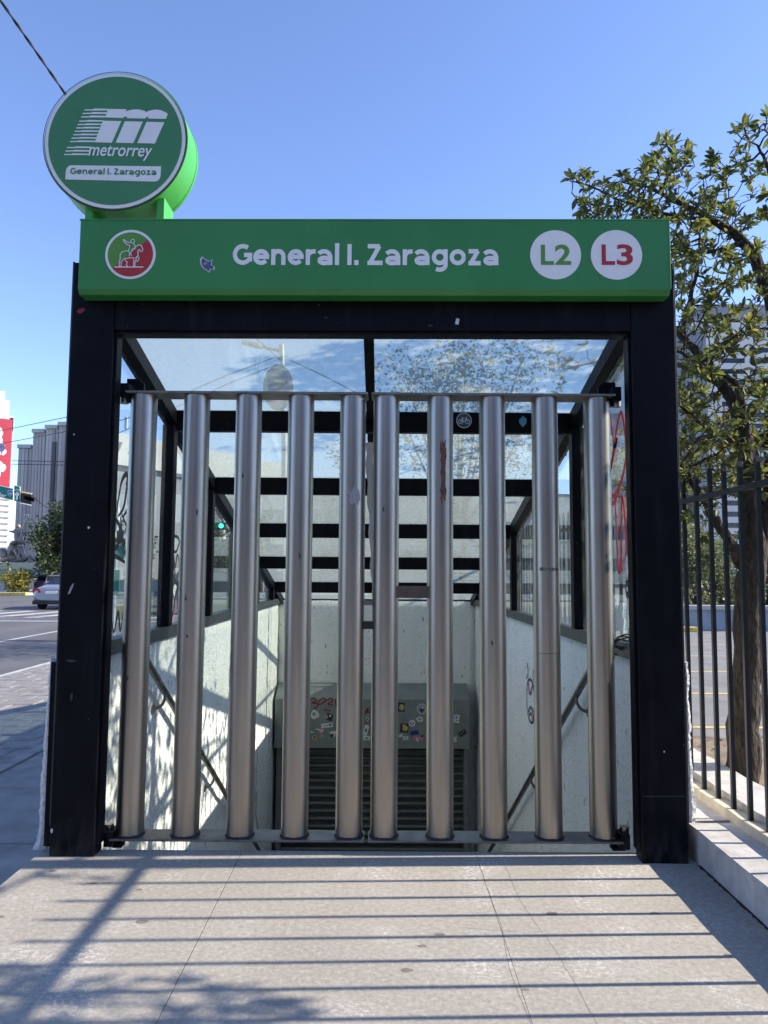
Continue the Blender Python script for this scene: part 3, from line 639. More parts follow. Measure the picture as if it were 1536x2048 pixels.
pd = at(1046, 843, Y1); MB().poly([b1(pd.x+a, pd.z+b, .001) for a, b in ((-.03, .012), (0, .042), (.028, .018), (.026, -.012), (-.002, -.044), (-.028, -.012))]).build('sticker', M['st_blue'], cano)
# chips, scratches and remnants on the front frame
fr = lambda u, v, w: (u, -.0132-math.tan(-PR)*u-w, v)
for k, (px, py, w, h, mm, a, s_) in enumerate([(160, 620, .05, .035, 'spray_dark', .2, 'blob'), (140, 1178, .016, .085, 'st_grey', -.35, 'blob'), (914, 645, .02, .035, 'st_white', -.2, 'rect'), (860, 653, .03, .012, 'scuff_dark', 0, 'blob'), (176, 1055, .014, .016, 'st_white', 0, 'blob'), (141, 1395, .016, .05, 'scuff_dark', 0, 'blob'), (141, 1322, .06, .014, 'scuff_dark', 0, 'blob'), (101, 1663, .014, .03, 'st_white', 0, 'blob'), (1323, 1500, .008, .01, 'st_white', 0, 'disc'), (146, 868, .008, .008, 'st_white', 0, 'disc'), (652, 636, .03, .008, 'scuff_dark', .1, 'blob')]):
    p = at(px, py, 0); patch(p.x, p.z, w, h, M[mm], a, s_, .0006 if not (1.48 > abs(p.x)) else -.0034, 20+k, cano, fr)

q = at(1323, 1590, 0); MB().poly([fr(q.x-.113, q.z, .0008), fr(q.x+.113, q.z+.004, .0008), fr(q.x+.113, q.z+.008, .0008), fr(q.x-.113, q.z+.005, .0008)]).build('weld_seam', M['scuff_dark'], cano)

# ------------------------------------------------------------------ sign box over the gate
sg_ = thing('station_sign', 'long green sign box lettered General I. Zaragoza over the gate', 'sign', (0, -.013, 3.1), PR)
ov = lambda o: o
mb = MB(); y0, y1 = -.115, -.002
prof = [(y0, .028), (y0, .43), (y1, .43), (y1, .0), (y0+.022, .0)]
def ext(x0, x1, pr):
    n = len(pr); b = MB(); b.add([(x0, y, z) for y, z in pr]+[(x1, y, z) for y, z in pr], [tuple(range(n))[::-1], tuple(range(n, 2*n))]+[(i, n+i, n+(i+1) % n, (i+1) % n)[::-1] for i in range(n)]); return b
box = ext(-1.648, 1.668, prof).build('sign_box', M['green'], sg_)
bm_fix = box.data; bev(box, .004)
bev(MB().box((-1.652, -.118, .425), (1.672, -.001, .4345)).build('trim', M['green'], sg_), .002)
bev(MB().box((1.663, -.1175, .03), (1.672, -.001, .4245)).build('trim', M['green'], sg_), .002)
sf = lambda u, v, w: (u, y0-.0012-w, v)
# coordinates on the sign face are metres above the sign's base, 3.1
stroke_text('General I. Zaragoza', -.778, .715, .166, .122, sf, M['white_vinyl'], sg_)
def disc(cx, cz, r, material, lift, name, parent=sg_, f3=sf, n=56, poly=None, t=.0012):
    P = poly or circle(cx, cz, r, n)
    return MB().prism(P, lambda u, v, w: f3(u, v, lift+w), t).build(name, material, parent)
disc(1.032, .227, .142, M['white_vinyl'], 0, 'line_disc'); disc(1.371, .227, .143, M['white_vinyl'], 0, 'line_disc')
lettering('L', .950, 1.022, .172, .112, sf, M['vinyl_green'], sg_, 'letter', depth=.0024, offset=.024); lettering('2', 1.028, 1.118, .172, .112, sf, M['vinyl_green'], sg_, 'letter', depth=.0024, offset=.024)
lettering('L', 1.288, 1.362, .172, .114, sf, M['vinyl_red'], sg_, 'letter', depth=.0024, offset=.024); lettering('3', 1.372, 1.462, .172, .114, sf, M['vinyl_red'], sg_, 'letter', depth=.0024, offset=.024)
ex, ez = -1.356, .226
disc(ex, ez, .143, M['white_vinyl'], 0, 'emblem_ring'); disc(ex, ez, .128, M['vinyl_green'], .0014, 'emblem_field')
q = .128/132.0; c5 = lambda x, y: (ex+(x-241)*q, ez-(y-235)*q)
import itertools
a0 = math.atan2(235-148, 340-241); a1 = math.atan2(235-310, 150-241)-2*math.pi if math.atan2(235-310, 150-241) > a0 else math.atan2(235-310, 150-241)
redp = [(ex+.128*math.cos(a0+(a1-a0)*k/30), ez+.128*math.sin(a0+(a1-a0)*k/30)) for k in range(31)]
disc(0, 0, 0, M['vinyl_red'], .003, 'emblem_field', poly=redp[::-1])
mb = MB()
for kk, (pp, w) in enumerate([([(152, 312), (320, 312)], 6), ([(178, 308), (190, 306), (190, 284), (206, 262), (226, 284), (220, 300), (230, 306)], 5), ([(178, 306), (180, 280), (184, 262), (182, 240), (190, 224), (214, 216), (232, 216)], 5),
                              ([(208, 262), (236, 258), (262, 256), (264, 284), (262, 306), (274, 306)], 5), ([(270, 304), (272, 280), (280, 262)], 5), ([(278, 252), (294, 254), (292, 270), (280, 282)], 5), ([(272, 262), (290, 240), (284, 226), (288, 210)], 5),
                              ([(252, 214), (270, 192), (288, 180), (304, 182), (314, 204), (312, 218), (302, 222), (296, 206), (288, 212)], 5),
                              ([(197, 148), (204, 162), (222, 178), (238, 184), (234, 204), (230, 216)], 5), ([(197, 148), (208, 152), (224, 164), (242, 168)], 5), ([(258, 170), (268, 186), (270, 204), (252, 206), (244, 230), (250, 246)], 5), ([(230, 214), (238, 232), (236, 250)], 5),
                              ([(254+11*math.cos(t), 158+11*math.sin(t)) for t in [k*math.pi/7 for k in range(15)]], 4.5)]):
    ribbon(mb, [c5(*p) for p in pp], w*q, sf, .0046+.0002*kk)
mb.build('emblem_rider', M['white_vinyl'], sg_)
# torn sticker: an abstract violet scrap with a white rim
bl = [(400, 520), (404, 512), (412, 518), (420, 522), (426, 518), (424, 530), (431, 534), (430, 541), (422, 538), (420, 546), (412, 540), (406, 536), (402, 530)]
def sgp(x, y): p = at(x, y, -.115); return (p.x, p.z-3.1)
cxy = sgp(415, 531)
for sc, mm, lf in ((.98, 'st_white', .0006), (.80, 'st_violet', .0012)):
    P = [sgp(*p) for p in bl]; P = [(cxy[0]+(a-cxy[0])*sc, cxy[1]+(b-cxy[1])*sc) for a, b in P]
    MB().poly([sf(u, v, lf) for u, v in P[::-1]]).build('sticker', M[mm], sg_)
patch(cxy[0]-.01, cxy[1]+.012, .03, .02, M['st_grey'], .4, 'blob', .0018, 4, sg_, sf)

# ------------------------------------------------------------------ round drum sign on the box
dr = thing('drum_sign', 'round green drum sign with the white m logo above the left column', 'sign', (-1.469, -.105, 3.535), PR)
DR, DT, DZ = .413, .235, .462            # radius, thickness, centre height above root
mb = MB(); N = 72
prof = [(DR-.008, 0), (DR, .008), (DR, DT-.034), (DR-.002, DT-.033), (DR-.002, DT-.029), (DR+.002, DT-.028), (DR+.002, DT-.006), (DR-.008, DT)]
vv = []; ff = []
for i in range(len(prof)-1):
    for r, y in prof[i:i+2]:
        for k in range(N): t = 2*math.pi*k/N; vv.append((r*math.cos(t), y, DZ+r*math.sin(t)))
    for k in range(N): ff.append((2*i*N+k, 2*i*N+(k+1) % N, (2*i+1)*N+(k+1) % N, (2*i+1)*N+k))
mb.add(vv, ff, True); mb.add(vv[-N:], [tuple(range(N))]); drum = mb.build('drum', M['green_drum'], dr)
df_ = lambda u, v, w: (u, .004-w, DZ+v)
et = MB(); NN = 72
for k in range(NN):
    t0, t1 = 2*math.pi*k/NN, 2*math.pi*(k+1)/NN
    et.add([(r*math.cos(t), y, DZ+r*math.sin(t)) for r, y in ((DR-.003, -.0035), (DR+.0025, -.002), (DR+.0025, .004)) for t in (t0, t1)], [(0, 1, 3, 2), (2, 3, 5, 4)])
et.build('edge_trim', M['rail_grey'], dr)
MB().prism(circle(0, 0, DR-.010, 72), df_, .006).build('face_rim', M['white_vinyl'], dr)
MB().prism(circle(0, 0, .383, 72), lambda u, v, w: df_(u, v, .0064+w), .002).build('face', M['green_face'], dr)
KS = .42/646; rr_ = R_(.39)
def lg(x, y): u, v = (x-682)*KS, -(y-700)*KS; return (u*math.cos(rr_)-v*math.sin(rr_), u*math.sin(rr_)+v*math.cos(rr_))
lf = lambda u, v, w: df_(u, v, .0088+w)
mb = MB()
def P_(pts): mb.prism([lg(*p) for p in pts][::-1], lf, .0012)
arch1 = [(770+185*t, 440-24*math.sin(math.pi*t)**.7+4*t) for t in [k/12 for k in range(13)]]
arch2 = [(958+182*t, 445-26*math.sin(math.pi*(.04+.86*t))**.7+26*t**3) for t in [k/12 for k in range(13)]]
P_([(612, 411), (777, 416), (768, 438), (764, 484), (745, 496), (592, 489)])
P_([(764, 484)]+[(768, 441)]+arch1+[(958, 446), (952, 487), (945, 502), (786, 498), (780, 482)])
P_([(952, 490), (959, 446)]+arch2+[(1140, 470), (1126, 507), (974, 503), (970, 486)])
for y, xa, xb in ((412, 405, 485), (444, 390, 470), (476, 378, 458)):
    P_([(xa, y+2), (xb, y+2), (xb, y+12), (xa, y+12)]); P_([(xb, y-5), (620-(y-412)*.3, y-1), (616-(y-412)*.3, y+13), (xb, y+12)])
P_([(572, 520), (733, 525), (655, 723), (505, 717)])
for k in range(7):
    y = 514+k*31.2; xa = 362-k*12.5; xb = xa+72
    P_([(xa, y+3), (xb, y+3), (xb, y+13), (xa, y+13)]); P_([(xb, y-2), (574-k*11, y+2), (570-k*11, y+14), (xb, y+13)])
P_([(765, 527), (922, 532), (845, 728), (690, 722)]); P_([(957, 533), (1113, 538), (1035, 733), (880, 728)])
for y, xa, xb in ((756, 262, 335), (788, 250, 322), (820, 238, 310)):
    P_([(xa, y+3), (xb, y+3), (xb, y+13), (xa, y+13)]); P_([(xb, y-2), (478-(y-756)*.25, y+2), (474-(y-756)*.25, y+14), (xb, y+13)])
mb.build('logo', M['white_vinyl'], dr)
u0_, v0_ = lg(452, 838); u1_, v1_ = lg(1015, 858)
lettering('metrorrey', u0_, u1_, v0_, .075, lf, M['white_vinyl'], dr, offset=.012, shear=.22, rot=-R_(1.2), depth=.0026)
pill = [lg(*p) for p in [(257, 1055), (259, 985)]+[(309-48*math.cos(t), 975-48*math.sin(t)) for t in [k*math.pi/16 for k in range(1, 9)]]+[(1095, 943), (1092, 1025)]+[(1042+48*math.cos(t), 1032+48*math.sin(t)) for t in [k*math.pi/16 for k in range(0, 9)]]]
MB().prism(pill[::-1], lf, .0012).build('name_plate', M['white_vinyl'], dr)
u0_, v0_ = lg(298, 1008); u1_, v1_ = lg(1056, 1030)
stroke_text('General I. Zaragoza', u0_, u1_, v0_, .037, lambda u, v, w: lf(u, v, .0014+w), M['green_face'], dr, rot=-R_(.7))
for x in (-.148, .262):
    bev(MB().box((x-.022, .03, 0), (x+.022, .2, .14)).build('leg', M['green_drum'], dr), .003)

# ------------------------------------------------------------------ gate of steel pipes
PIPE_R = .0765
pipe = MB(); NP = 40
pipe.tube([(0, 0, .014), (0, 0, 2.535)], PIPE_R, NP, caps=False)
pipe_me = None
def gate_leaf(label, xs, hx, sgn):
    global pipe_me
    g = thing('gate_leaf', label, 'gate', (hx, .185, .05), 0, None)
    p0 = min(xs)-PIPE_R-.012 - hx; p1 = max(xs)+PIPE_R+.012 - hx
    for z0, z1, nm in ((0, .013, 'bottom_plate'), (2.536, 2.550, 'top_plate')):
        bev(MB().box((p0, -.085, z0), (p1, .085, z1)).build(nm, M['plate'], g), .004)
    for i, x in enumerate(xs):
        if pipe_me is None:
            o = pipe.build('pipe', M['stainless'], g); pipe_me = o.data
        else:
            o = bpy.data.objects.new('pipe', pipe_me); COL.objects.link(o); o.parent = g
        o.location = (x-hx, 0, 0); o.rotation_euler = (0, 0, rng.uniform(0, 6.28))
        w = MB(); ring = []
        nn = 32
        for r, z in ((PIPE_R+.008, .0135), (PIPE_R+.004, .019), (PIPE_R+.0008, .024)):
            for k in range(nn): t = 2*math.pi*k/nn; ring.append((r*math.cos(t), r*math.sin(t), z+rng.uniform(-.0012, .0015)))
        w.add(ring, [(i_*nn+k, i_*nn+(k+1) % nn, (i_+1)*nn+(k+1) % nn, (i_+1)*nn+k) for i_ in range(2) for k in range(nn)], True)
        wo = w.build('weld', M['stain'], o)
    # hinge pins
    for z0, z1, nm in ((-.04, .07, 'hinge_pin'), (2.49, 2.575, 'hinge_pin')):
        hxl = (min(xs) if sgn < 0 else max(xs)) + sgn*(PIPE_R+.042) - hx
        bev(MB().tube([(hxl, 0, z0), (hxl, 0, z1)], .027, 20).build(nm, M['stainless'], g), .003)
        bev(MB().box((min(hxl, hxl-sgn*.03), -.026, (z0+z1)/2-.006), (max(hxl, hxl-sgn*.04), .026, (z0+z1)/2+.006)).build('hinge_lug', M['plate'], g), .002)
    return g
XL = [-1.348, -1.033, -.724, -.414, -.106]; XR = [.0925, .411, .7185, 1.031, 1.342]
gl_ = gate_leaf('left gate leaf of five vertical stainless steel pipes', XL, -1.47, -1)
gr_ = gate_leaf('right gate leaf of five stainless steel pipes with a brown lock plate', XR, 1.47, 1)
# brackets fixed on the columns
for sg in (-1, 1):
    for z0, z1 in ((2.555, 2.70), (-.001, .085)):
        x0, x1 = sorted((sg*1.472, sg*(1.355 if z0 > 1 else 1.40)))
        z0 = max(z0, .006)
        mb = MB(); c = .03; o = 1 if z0 > 1 else -1
        xi = sg*(1.365 if z0 > 1 else 1.385); xo = sg*1.468
        if o > 0: pr = [(xo, z0), (xi, z0), (xi, z1-c), (xi+sg*c, z1), (xo, z1)]
        else: pr = [(xo, z1), (xi, z1), (xi, z0+c), (xi+sg*c, z0), (xo, z0)]
        v = [(x, .222, z) for x, z in pr]+[(x, .242, z) for x, z in pr]
        mb.add(v, [(0, 1, 2, 3, 4), (9, 8, 7, 6, 5)]+[(i, 5+i, 5+(i+1) % 5, (i+1) % 5) for i in range(5)])
        mb.box((min(xo, xo-sg*.05), .113, z0+.01), (max(xo, xo-sg*.05), .221, z0+.09)); mb.box((min(xi, xi+sg*.05), .16, z0-.012), (max(xi, xi+sg*.07), .221, z0+.004))
        mb.build('hinge_bracket', M['steel'], cano)
# lock plate, latch and marks, all children of the right or left leaf
def G(g, x, y, z): return (x-g.location.x, y-g.location.y, z-g.location.z)
zl = at(825, 1184, .16).z
bev(MB().box(G(gr_, .14, .15, zl-.035), G(gr_, .36, .165, zl+.035)).build('lock_plate', M['brown_plate'], gr_), .003)
zz = at(738, 1250, .18).z
bev(MB().box(G(gl_, -.04, .16, zz-.022), G(gl_, .03, .20, zz+.022)).build('latch', M['black_plastic'], gl_), .004)
bev(MB().box(G(gl_, -.035, .17, 1.36), G(gl_, .02, .19, 1.385)).build('latch_bar', M['plate'], gl_), .003)
def on_pipe(g, x, z, w, h, material, ang0, seed, name='stain', ragged=.15, lift=.0008):
    "patch wrapped on the pipe at x; ang0 in degrees from the side facing the street (positive = right)"
    r5 = random.Random(seed); mb = MB(); nu, nv = 8, max(4, int(h/.02)); da = w/PIPE_R; v = []
    for j in range(nv+1):
        for i in range(nu+1):
            a = R_(ang0)+da*(i/nu-.5)*(1+(r5.uniform(-ragged, ragged) if i in (0, nu) else 0)); zz = z+h*(j/nv-.5)
            if j in (0, nv): zz += r5.uniform(-ragged, ragged)*.05
            v.append(G(g, x+(PIPE_R+lift)*math.sin(a), .185-(PIPE_R+lift)*math.cos(a), zz))
    mb.add(v, [(j*(nu+1)+i, j*(nu+1)+i+1, (j+1)*(nu+1)+i+1, (j+1)*(nu+1)+i) for j in range(nv) for i in range(nu)], True)
    return mb.build(name, material, g)
hz = lambda y: at(760, y, .11).z
on_pipe(gl_, XL[4], hz(992), .07, .085, M['st_grey'], 12, 1, 'sticker', .3)
on_pipe(gr_, XR[1], hz(942), .028, .34, M['rust'], 10, 2, 'rust_streak', .5)
on_pipe(gr_, XR[3], hz(1136), .125, .018, M['scuff'], 5, 3, 'scuff', .06)
on_pipe(gr_, XR[3], hz(1305), .13, .004, M['scuff'], 0, 4, 'scuff', .04)
for k, (g, x, y) in enumerate([(gl_, XL[1], 1027), (gl_, XL[3], 1112), (gl_, XL[1], 1200), (gl_, XL[2], 954), (gr_, XR[0], 1020), (gl_, XL[1], 1275), (gr_, XR[2], 1285), (gl_, XL[0], 1360), (gr_, XR[4], 1110)]):
    on_pipe(g, x, hz(y), .010, .016, M['st_black'], rng.uniform(-25, 30), 30+k, 'spot', .4)
# white plastic tape hanging in the gap between the leaves
mb = MB(); zt, zb = at(740, 888, .3).z, at(740, 1190, .3).z; p = []
for k in range(16):
    t = k/15; p.append((-.005+.03*t+.006*math.sin(k*1.9), .26+.01*math.sin(k*1.3), zt+(zb-zt)*t))
v = []
for k, (x, y, z) in enumerate(p):
    w = .03*(1-.62*k/15); v += [(x-w, y+.012*math.sin(k), z), (x+w*.2, y-.02, z), (x+w, y+.008, z)]
mb.add(v, [(3*k+i, 3*k+i+1, 3*k+4+i, 3*k+3+i) for k in range(15) for i in range(2)], True)
tag(mb.build('plastic_tape', M['white_vinyl']), 'crumpled white plastic strip hanging in the gap between the gate leaves', 'plastic strip')
# cable loop hung at the right column
cb = at(1248, 1285, .3); mb = MB()
for k in range(3):
    pts = [(cb.x+.055*math.cos(t*1.0)+.012*k-.02+rng.uniform(-.01, .01), .26+.02*k, cb.z+.035*math.sin(t)*(.6+.3*k)+rng.uniform(-.008, .008)) for t in [q*2*math.pi/9 for q in range(10)]]
    mb.tube(smooth_pts(pts, 4), .0045, 6)
mb.tube(smooth_pts([(cb.x+.06, .25, cb.z+.05), (cb.x, .26, cb.z+.03), (cb.x-.07, .28, cb.z-.0), (cb.x-.085, .27, cb.z-.05), (cb.x-.05, .27, cb.z-.07)], 5), .005, 6)
mb.tube([(cb.x+.09, .20, cb.z+.05), (cb.x+.03, .25, cb.z+.0)], [.03, .026], 8, wob=.2, rnd=rng)
tag(mb.build('cable_coil', M['black_plastic']), 'small tangle of black cable tucked beside the right column', 'cable')

# ------------------------------------------------------------------ fence and its kerbs
fk = thing('fence_kerb', 'stepped pale concrete kerb under the dark railing', 'kerb', (1.785, 0, 0))
def fkb(name, a, b, mm, bevw=.012, seed=1, amp=.004, step=.16):
    o = rough_box((a[0]-1.785, a[1], a[2]), (b[0]-1.785, b[1], b[2]), step, amp, seed).build(name, M[mm], fk)
    for p in o.data.polygons: p.use_smooth = False
    return o
y = -8.0; k = 0
while y < .09:
    ye = min(y+4.05, .1); fkb('ledge', (1.787, y+.003, GZ), (2.035, ye-.003, .172), 'kerb', seed=20+k, amp=.003); y += 4.05; k += 1
fkb('ledge', (1.85, .13, GZ), (2.035, 7.9, .172), 'kerb', seed=29, amp=.003)
fkb('step', (2.035, -8, GZ), (2.125, 12, .225), 'kerb_warm', seed=31, amp=.004)
fkb('coping', (2.125, -8, GZ), (2.40, 12, .264), 'kerb', seed=32, amp=.004)
fence = thing('railing_fence', 'dark iron railing with spear tips along the kerb on the right', 'fence', (2.081, 0, .225))
bar = MB(); w = .0115
bar.box((-w, -w, 0), (w, w, 1.93)); 
tip = [(-.014, -.014, 1.9305), (.014, -.014, 1.9305), (.014, .014, 1.9305), (-.014, .014, 1.9305)]
bar.add(tip+[(-.012, -.004, 1.965), (.012, -.004, 1.965), (.012, .004, 1.965), (-.012, .004, 1.965), (0, 0, 2.005)], [(0, 1, 5, 4), (1, 2, 6, 5), (2, 3, 7, 6), (3, 0, 4, 7), (4, 5, 8), (5, 6, 8), (6, 7, 8), (7, 4, 8), (3, 2, 1, 0)])
foot = [(-.02, -.02, .0015), (.02, -.02, .0015), (.02, .02, .0015), (-.02, .02, .0015)]
b0 = None
for k in range(-30, 60):
    yy = -.214+k*.1925
    if yy > 11.85 or yy < -5.6: continue
    if b0 is None: b0 = bar.build('bar', M['fence_paint'], fence); o = b0
    else: o = b0.copy(); COL.objects.link(o); o.parent = fence
    o.location = (0, yy, 0); o.rotation_euler = (rng.uniform(-.003, .003), rng.uniform(-.003, .003), 0)
bev(MB().box((-.021, -5.7, 1.79), (.021, 11.9, 1.822)).build('rail', M['fence_paint'], fence), .002)

# ------------------------------------------------------------------ the oak beside the fence
def leaf_shape(L, Wd, fold, curl):
    "a folded blade: 10 points, base at the origin, tip along +x"
    v = [(0, 0, 0)]; f = []
    for t, s in ((.28, .8), (.6, 1), (.85, .55)):
        v += [(L*t, -Wd*s/2, fold*s*Wd+curl*t*t*L), (L*t, 0, curl*t*t*L), (L*t, Wd*s/2, fold*s*Wd+curl*t*t*L)]
    v.append((L, 0, curl*L))
    f = [(0, 1, 2), (0, 2, 3), (1, 4, 5, 2), (2, 5, 6, 3), (4, 7, 8, 5), (5, 8, 9, 6), (7, 10, 8), (8, 10, 9)]
    return v, f
def near_tree():
    r = random.Random(21); nr = np.random.RandomState(21)
    root = thing('oak_tree', 'olive leaved oak with a rough dark trunk right behind the railing', 'tree', (2.5, .95, .1))
    O = Vector(root.location)
    limbs = []
    def limb(px, rads, extra=None):
        p = [at(x, y, Y) if not isinstance(x, Vector) else x for x, y, Y in px]
        limbs.append(([Vector(q) for q in p], rads)); return p
    limb([(1480, 1600, .95), (1484, 1540, .95), (1492, 1400, .95), (1500, 1200, .95), (1503, 1100, .96), (1500, 1010, .98)], [.13, .108, .096, .094, .088, .06])
    limb([(1502, 1040, .97), (1498, 930, 1.0), (1488, 860, 1.02), (1462, 795, 1.05), (1440, 765, 1.08), (1412, 722, 1.12), (1378, 690, 1.15), (1350, 655, 1.2)], [.062, .05, .044, .04, .036, .034, .028, .02])
    limb([(1365, 668, 1.2), (1380, 600, 1.2), (1396, 530, 1.25), (1400, 470, 1.3)], [.022, .018, .012, .007])
    limb([(1508, 1150, .96), (1535, 1020, 1.0), (1552, 930, 1.05), (1566, 800, 1.05), (1556, 660, 1.02), (1522, 540, 1.0), (1484, 482, 1.0), (1424, 440, 1.0), (1352, 402, 1.05), (1290, 372, 1.1)], [.07, .062, .058, .052, .052, .042, .034, .026, .016, .008])
    limb([(1484, 1128, .95), (1448, 1066, .9), (1414, 1012, .85), (1378, 952, .82), (1360, 934, .8)], [.045, .034, .026, .02, .015])
    limb([(1492, 900, 1.0), (1470, 886, .95), (1424, 862, .9), (1372, 822, .85), (1350, 800, .8)], [.03, .024, .018, .012, .008])
    limb([(1500, 960, .98), (1480, 790, .9), (1440, 745, .8), (1390, 720, .72), (1350, 700, .65)], [.03, .024, .018, .012, .008])
    limb([(1484, 484, 1.0), (1440, 500, .95), (1395, 505, .9), (1352, 500, .9)], [.022, .016, .01, .006])
    limb([(1424, 440, 1.0), (1340, 430, .95), (1240, 400, .9), (1180, 372, .85), (1140, 362, .82)], [.016, .012, .008, .006, .004])
    limb([(1556, 660, 1.02), (1560, 480, .9), (1540, 350, .85), (1515, 290, .8)], [.035, .024, .014, .008])
    V3 = lambda x, y, z: (Vector((x, y, z)), 0, 0)
    limb([V3(2.78, 1.0, 2.3), V3(2.95, .3, 2.75), V3(3.2, -.5, 3.15), V3(3.45, -1.2, 3.3), V3(3.5, -1.7, 3.4)], [.04, .018, .010, .007, .005])
    limb([V3(2.8, 1.05, 2.5), V3(3.0, 1.8, 2.7), V3(3.0, 2.6, 2.8), V3(3.0, 3.6, 2.7)], [.05, .036, .024, .012])
    limb([V3(2.82, 1.05, 2.9), V3(3.5, 1.0, 3.5), V3(4.2, .9, 3.9), V3(4.8, .8, 4.0)], [.05, .036, .024, .012])
    limb([V3(2.6, 1.15, 2.9), V3(2.4, 1.7, 3.25), V3(2.1, 2.3, 3.45), V3(1.8, 2.8, 3.5)], [.03, .022, .014, .007])
    # skeleton nodes
    P, par, fixed = [], [], []
    mb = MB()
    for pts, rads in limbs:
        sp = smooth_pts(pts, 6); n = len(sp); rr = [float(np.interp(i/(n-1)*(len(rads)-1), range(len(rads)), rads)) for i in range(n)]
        jit = [q+Vector((r.uniform(-1, 1), r.uniform(-1, 1), r.uniform(-1, 1)))*min(.012, .25*rr[i]) for i, q in enumerate(sp)]
        mb.tube([q-O for q in jit], rr, 14 if rads[0] > .04 else 8, wob=.08, rnd=r)
        for q in jit[2:]: P.append(tuple(q))
    A = []
    def cloud(n, poly, Ya, Yb):
        "attraction points: inside a picture polygon swept over depths Ya..Yb"
        xs = [p[0] for p in poly]; ys = [p[1] for p in poly]; c = 0
        while c < n:
            x, y = r.uniform(min(xs), max(xs)), r.uniform(min(ys), max(ys)); ins = False; j = len(poly)-1
            for i in range(len(poly)):
                if (poly[i][1] > y) != (poly[j][1] > y) and x < (poly[j][0]-poly[i][0])*(y-poly[i][1])/(poly[j][1]-poly[i][1])+poly[i][0]: ins = not ins
                j = i
            if ins: A.append(tuple(at(x, y, r.uniform(Ya, Yb)))); c += 1
    def ell(n, c, rad):
        for _ in range(n):
            v = nr.normal(size=3); v *= (nr.rand()**(1/3))/np.linalg.norm(v); A.append((c[0]+v[0]*rad[0], c[1]+v[1]*rad[1], c[2]+v[2]*rad[2]))
    cloud(30, [(1116, 340), (1180, 335), (1215, 385), (1130, 385)], .7, .9)
    cloud(330, [(1140, 445), (1150, 405), (1200, 355), (1290, 320), (1350, 340), (1350, 450)], .5, 1.3)
    cloud(150, [(1290, 370), (1305, 275), (1345, 265), (1385, 300), (1365, 380)], .7, 1.3)
    cloud(130, [(1370, 400), (1395, 330), (1425, 300), (1465, 320), (1470, 390), (1440, 440)], .7, 1.3)
    cloud(400, [(1340, 370), (1400, 380), (1480, 410), (1560, 500), (1560, 650), (1345, 620)], .4, 1.5)
    cloud(480, [(1340, 620), (1560, 640), (1580, 1000), (1480, 980), (1345, 975)], .3, 1.5)
    cloud(130, [(1470, 240), (1540, 225), (1600, 300), (1600, 480), (1490, 430), (1468, 340)], .5, 1.0)
    cloud(45, [(1345, 960), (1430, 950), (1420, 1090), (1350, 1040)], .6, 1.0)
    cloud(70, [(1150, 470), (1340, 460), (1345, 640), (1200, 560)], 1.0, 2.2)
    ell(150, (4.0, 1.0, 3.9), (1.3, 1.4, 1.0)); ell(240, (3.35, -1.3, 2.85), (.7, .42, .55)); ell(330, (2.9, 2.4, 2.65), (.75, 1.5, .5)); ell(24, (1.9, 2.4, 3.4), (.6, .6, .3)); ell(40, (3.6, -.3, 4.2), (.8, .6, .5)); ell(70, (3.2, 4.3, 2.6), (.9, .9, .5))
    A = np.array(A); P = np.array(P); par = [-1]*len(P); D = .06; KILL = .075
    nb = len(P); alive = np.ones(len(A), bool); grown = [list(p) for p in P]
    near = np.full(len(A), -1); nd = np.full(len(A), 1e9)
    for i in range(len(A)):
        d = np.linalg.norm(P-A[i], axis=1); near[i] = d.argmin(); nd[i] = d.min()
    for it in range(70):
        idx = np.where(alive)[0]
        if not len(idx): break
        acc = {}
        for i in idx: acc.setdefault(int(near[i]), []).append(i)
        new = []
        for k, ii in acc.items():
            b = np.array(grown[k]); v = np.zeros(3)
            for i in ii: w = A[i]-b; v += w/(np.linalg.norm(w)+1e-9)
            l = np.linalg.norm(v)
            if l < 1e-3: continue
            v = v/l+nr.normal(size=3)*.22; v /= np.linalg.norm(v)
            st = min(D, min(nd[i] for i in ii)+.01)
            grown.append(list(b+v*st)); par.append(k); new.append(len(grown)-1)
        if not new: break
        NPn = np.array([grown[k] for k in new])
        for i in idx:
            d = np.linalg.norm(NPn-A[i], axis=1); j = d.argmin()
            if d[j] < nd[i]: nd[i] = d[j]; near[i] = new[j]
            if nd[i] < KILL: alive[i] = False
    kids = [[] for _ in grown]
    for i, p in enumerate(par):
        if p >= 0: kids[p].append(i)
    rad = [0.0]*len(grown)
    for i in range(len(grown)-1, nb-1, -1):
        rad[i] = min(.02, (sum(rad[k]**2.3 for k in kids[i])+(.0030**2.3 if not kids[i] else 0))**(1/2.3))
    for i in range(nb, len(grown)):
        a, b = Vector(grown[par[i]])-O, Vector(grown[i])-O
        if (a-b).length < 1e-4: continue
        ra = rad[par[i]] if par[i] >= nb else rad[i]
        mb.tube([a, b], [max(min(ra, rad[i]*1.5), rad[i]), rad[i]], 4, caps=False)
    mb.build('trunk', M['bark'], root)
    # leaves: rosettes at the twig ends, strays along the twigs
    leaves = []
    for i in range(nb, len(grown)):
        tip = not kids[i]
        if not tip and r.random() > .25: continue
        p = Vector(grown[i]); d = (p-Vector(grown[par[i]])).normalized(); d = (d+Vector((0, 0, .55))).normalized()
        for k in range(r.randint(9, 13) if tip else r.randint(2, 5)):
            a = k*2.4+r.uniform(-.4, .4); side = d.orthogonal().normalized(); side.rotate(Matrix.Rotation(a, 3, d))
            dr_ = (d*r.uniform(.15, 1.1)+side).normalized()
            leaves.append((p+d*r.uniform(-.02, .015), dr_, side, r.uniform(.036, .084), r.random()))
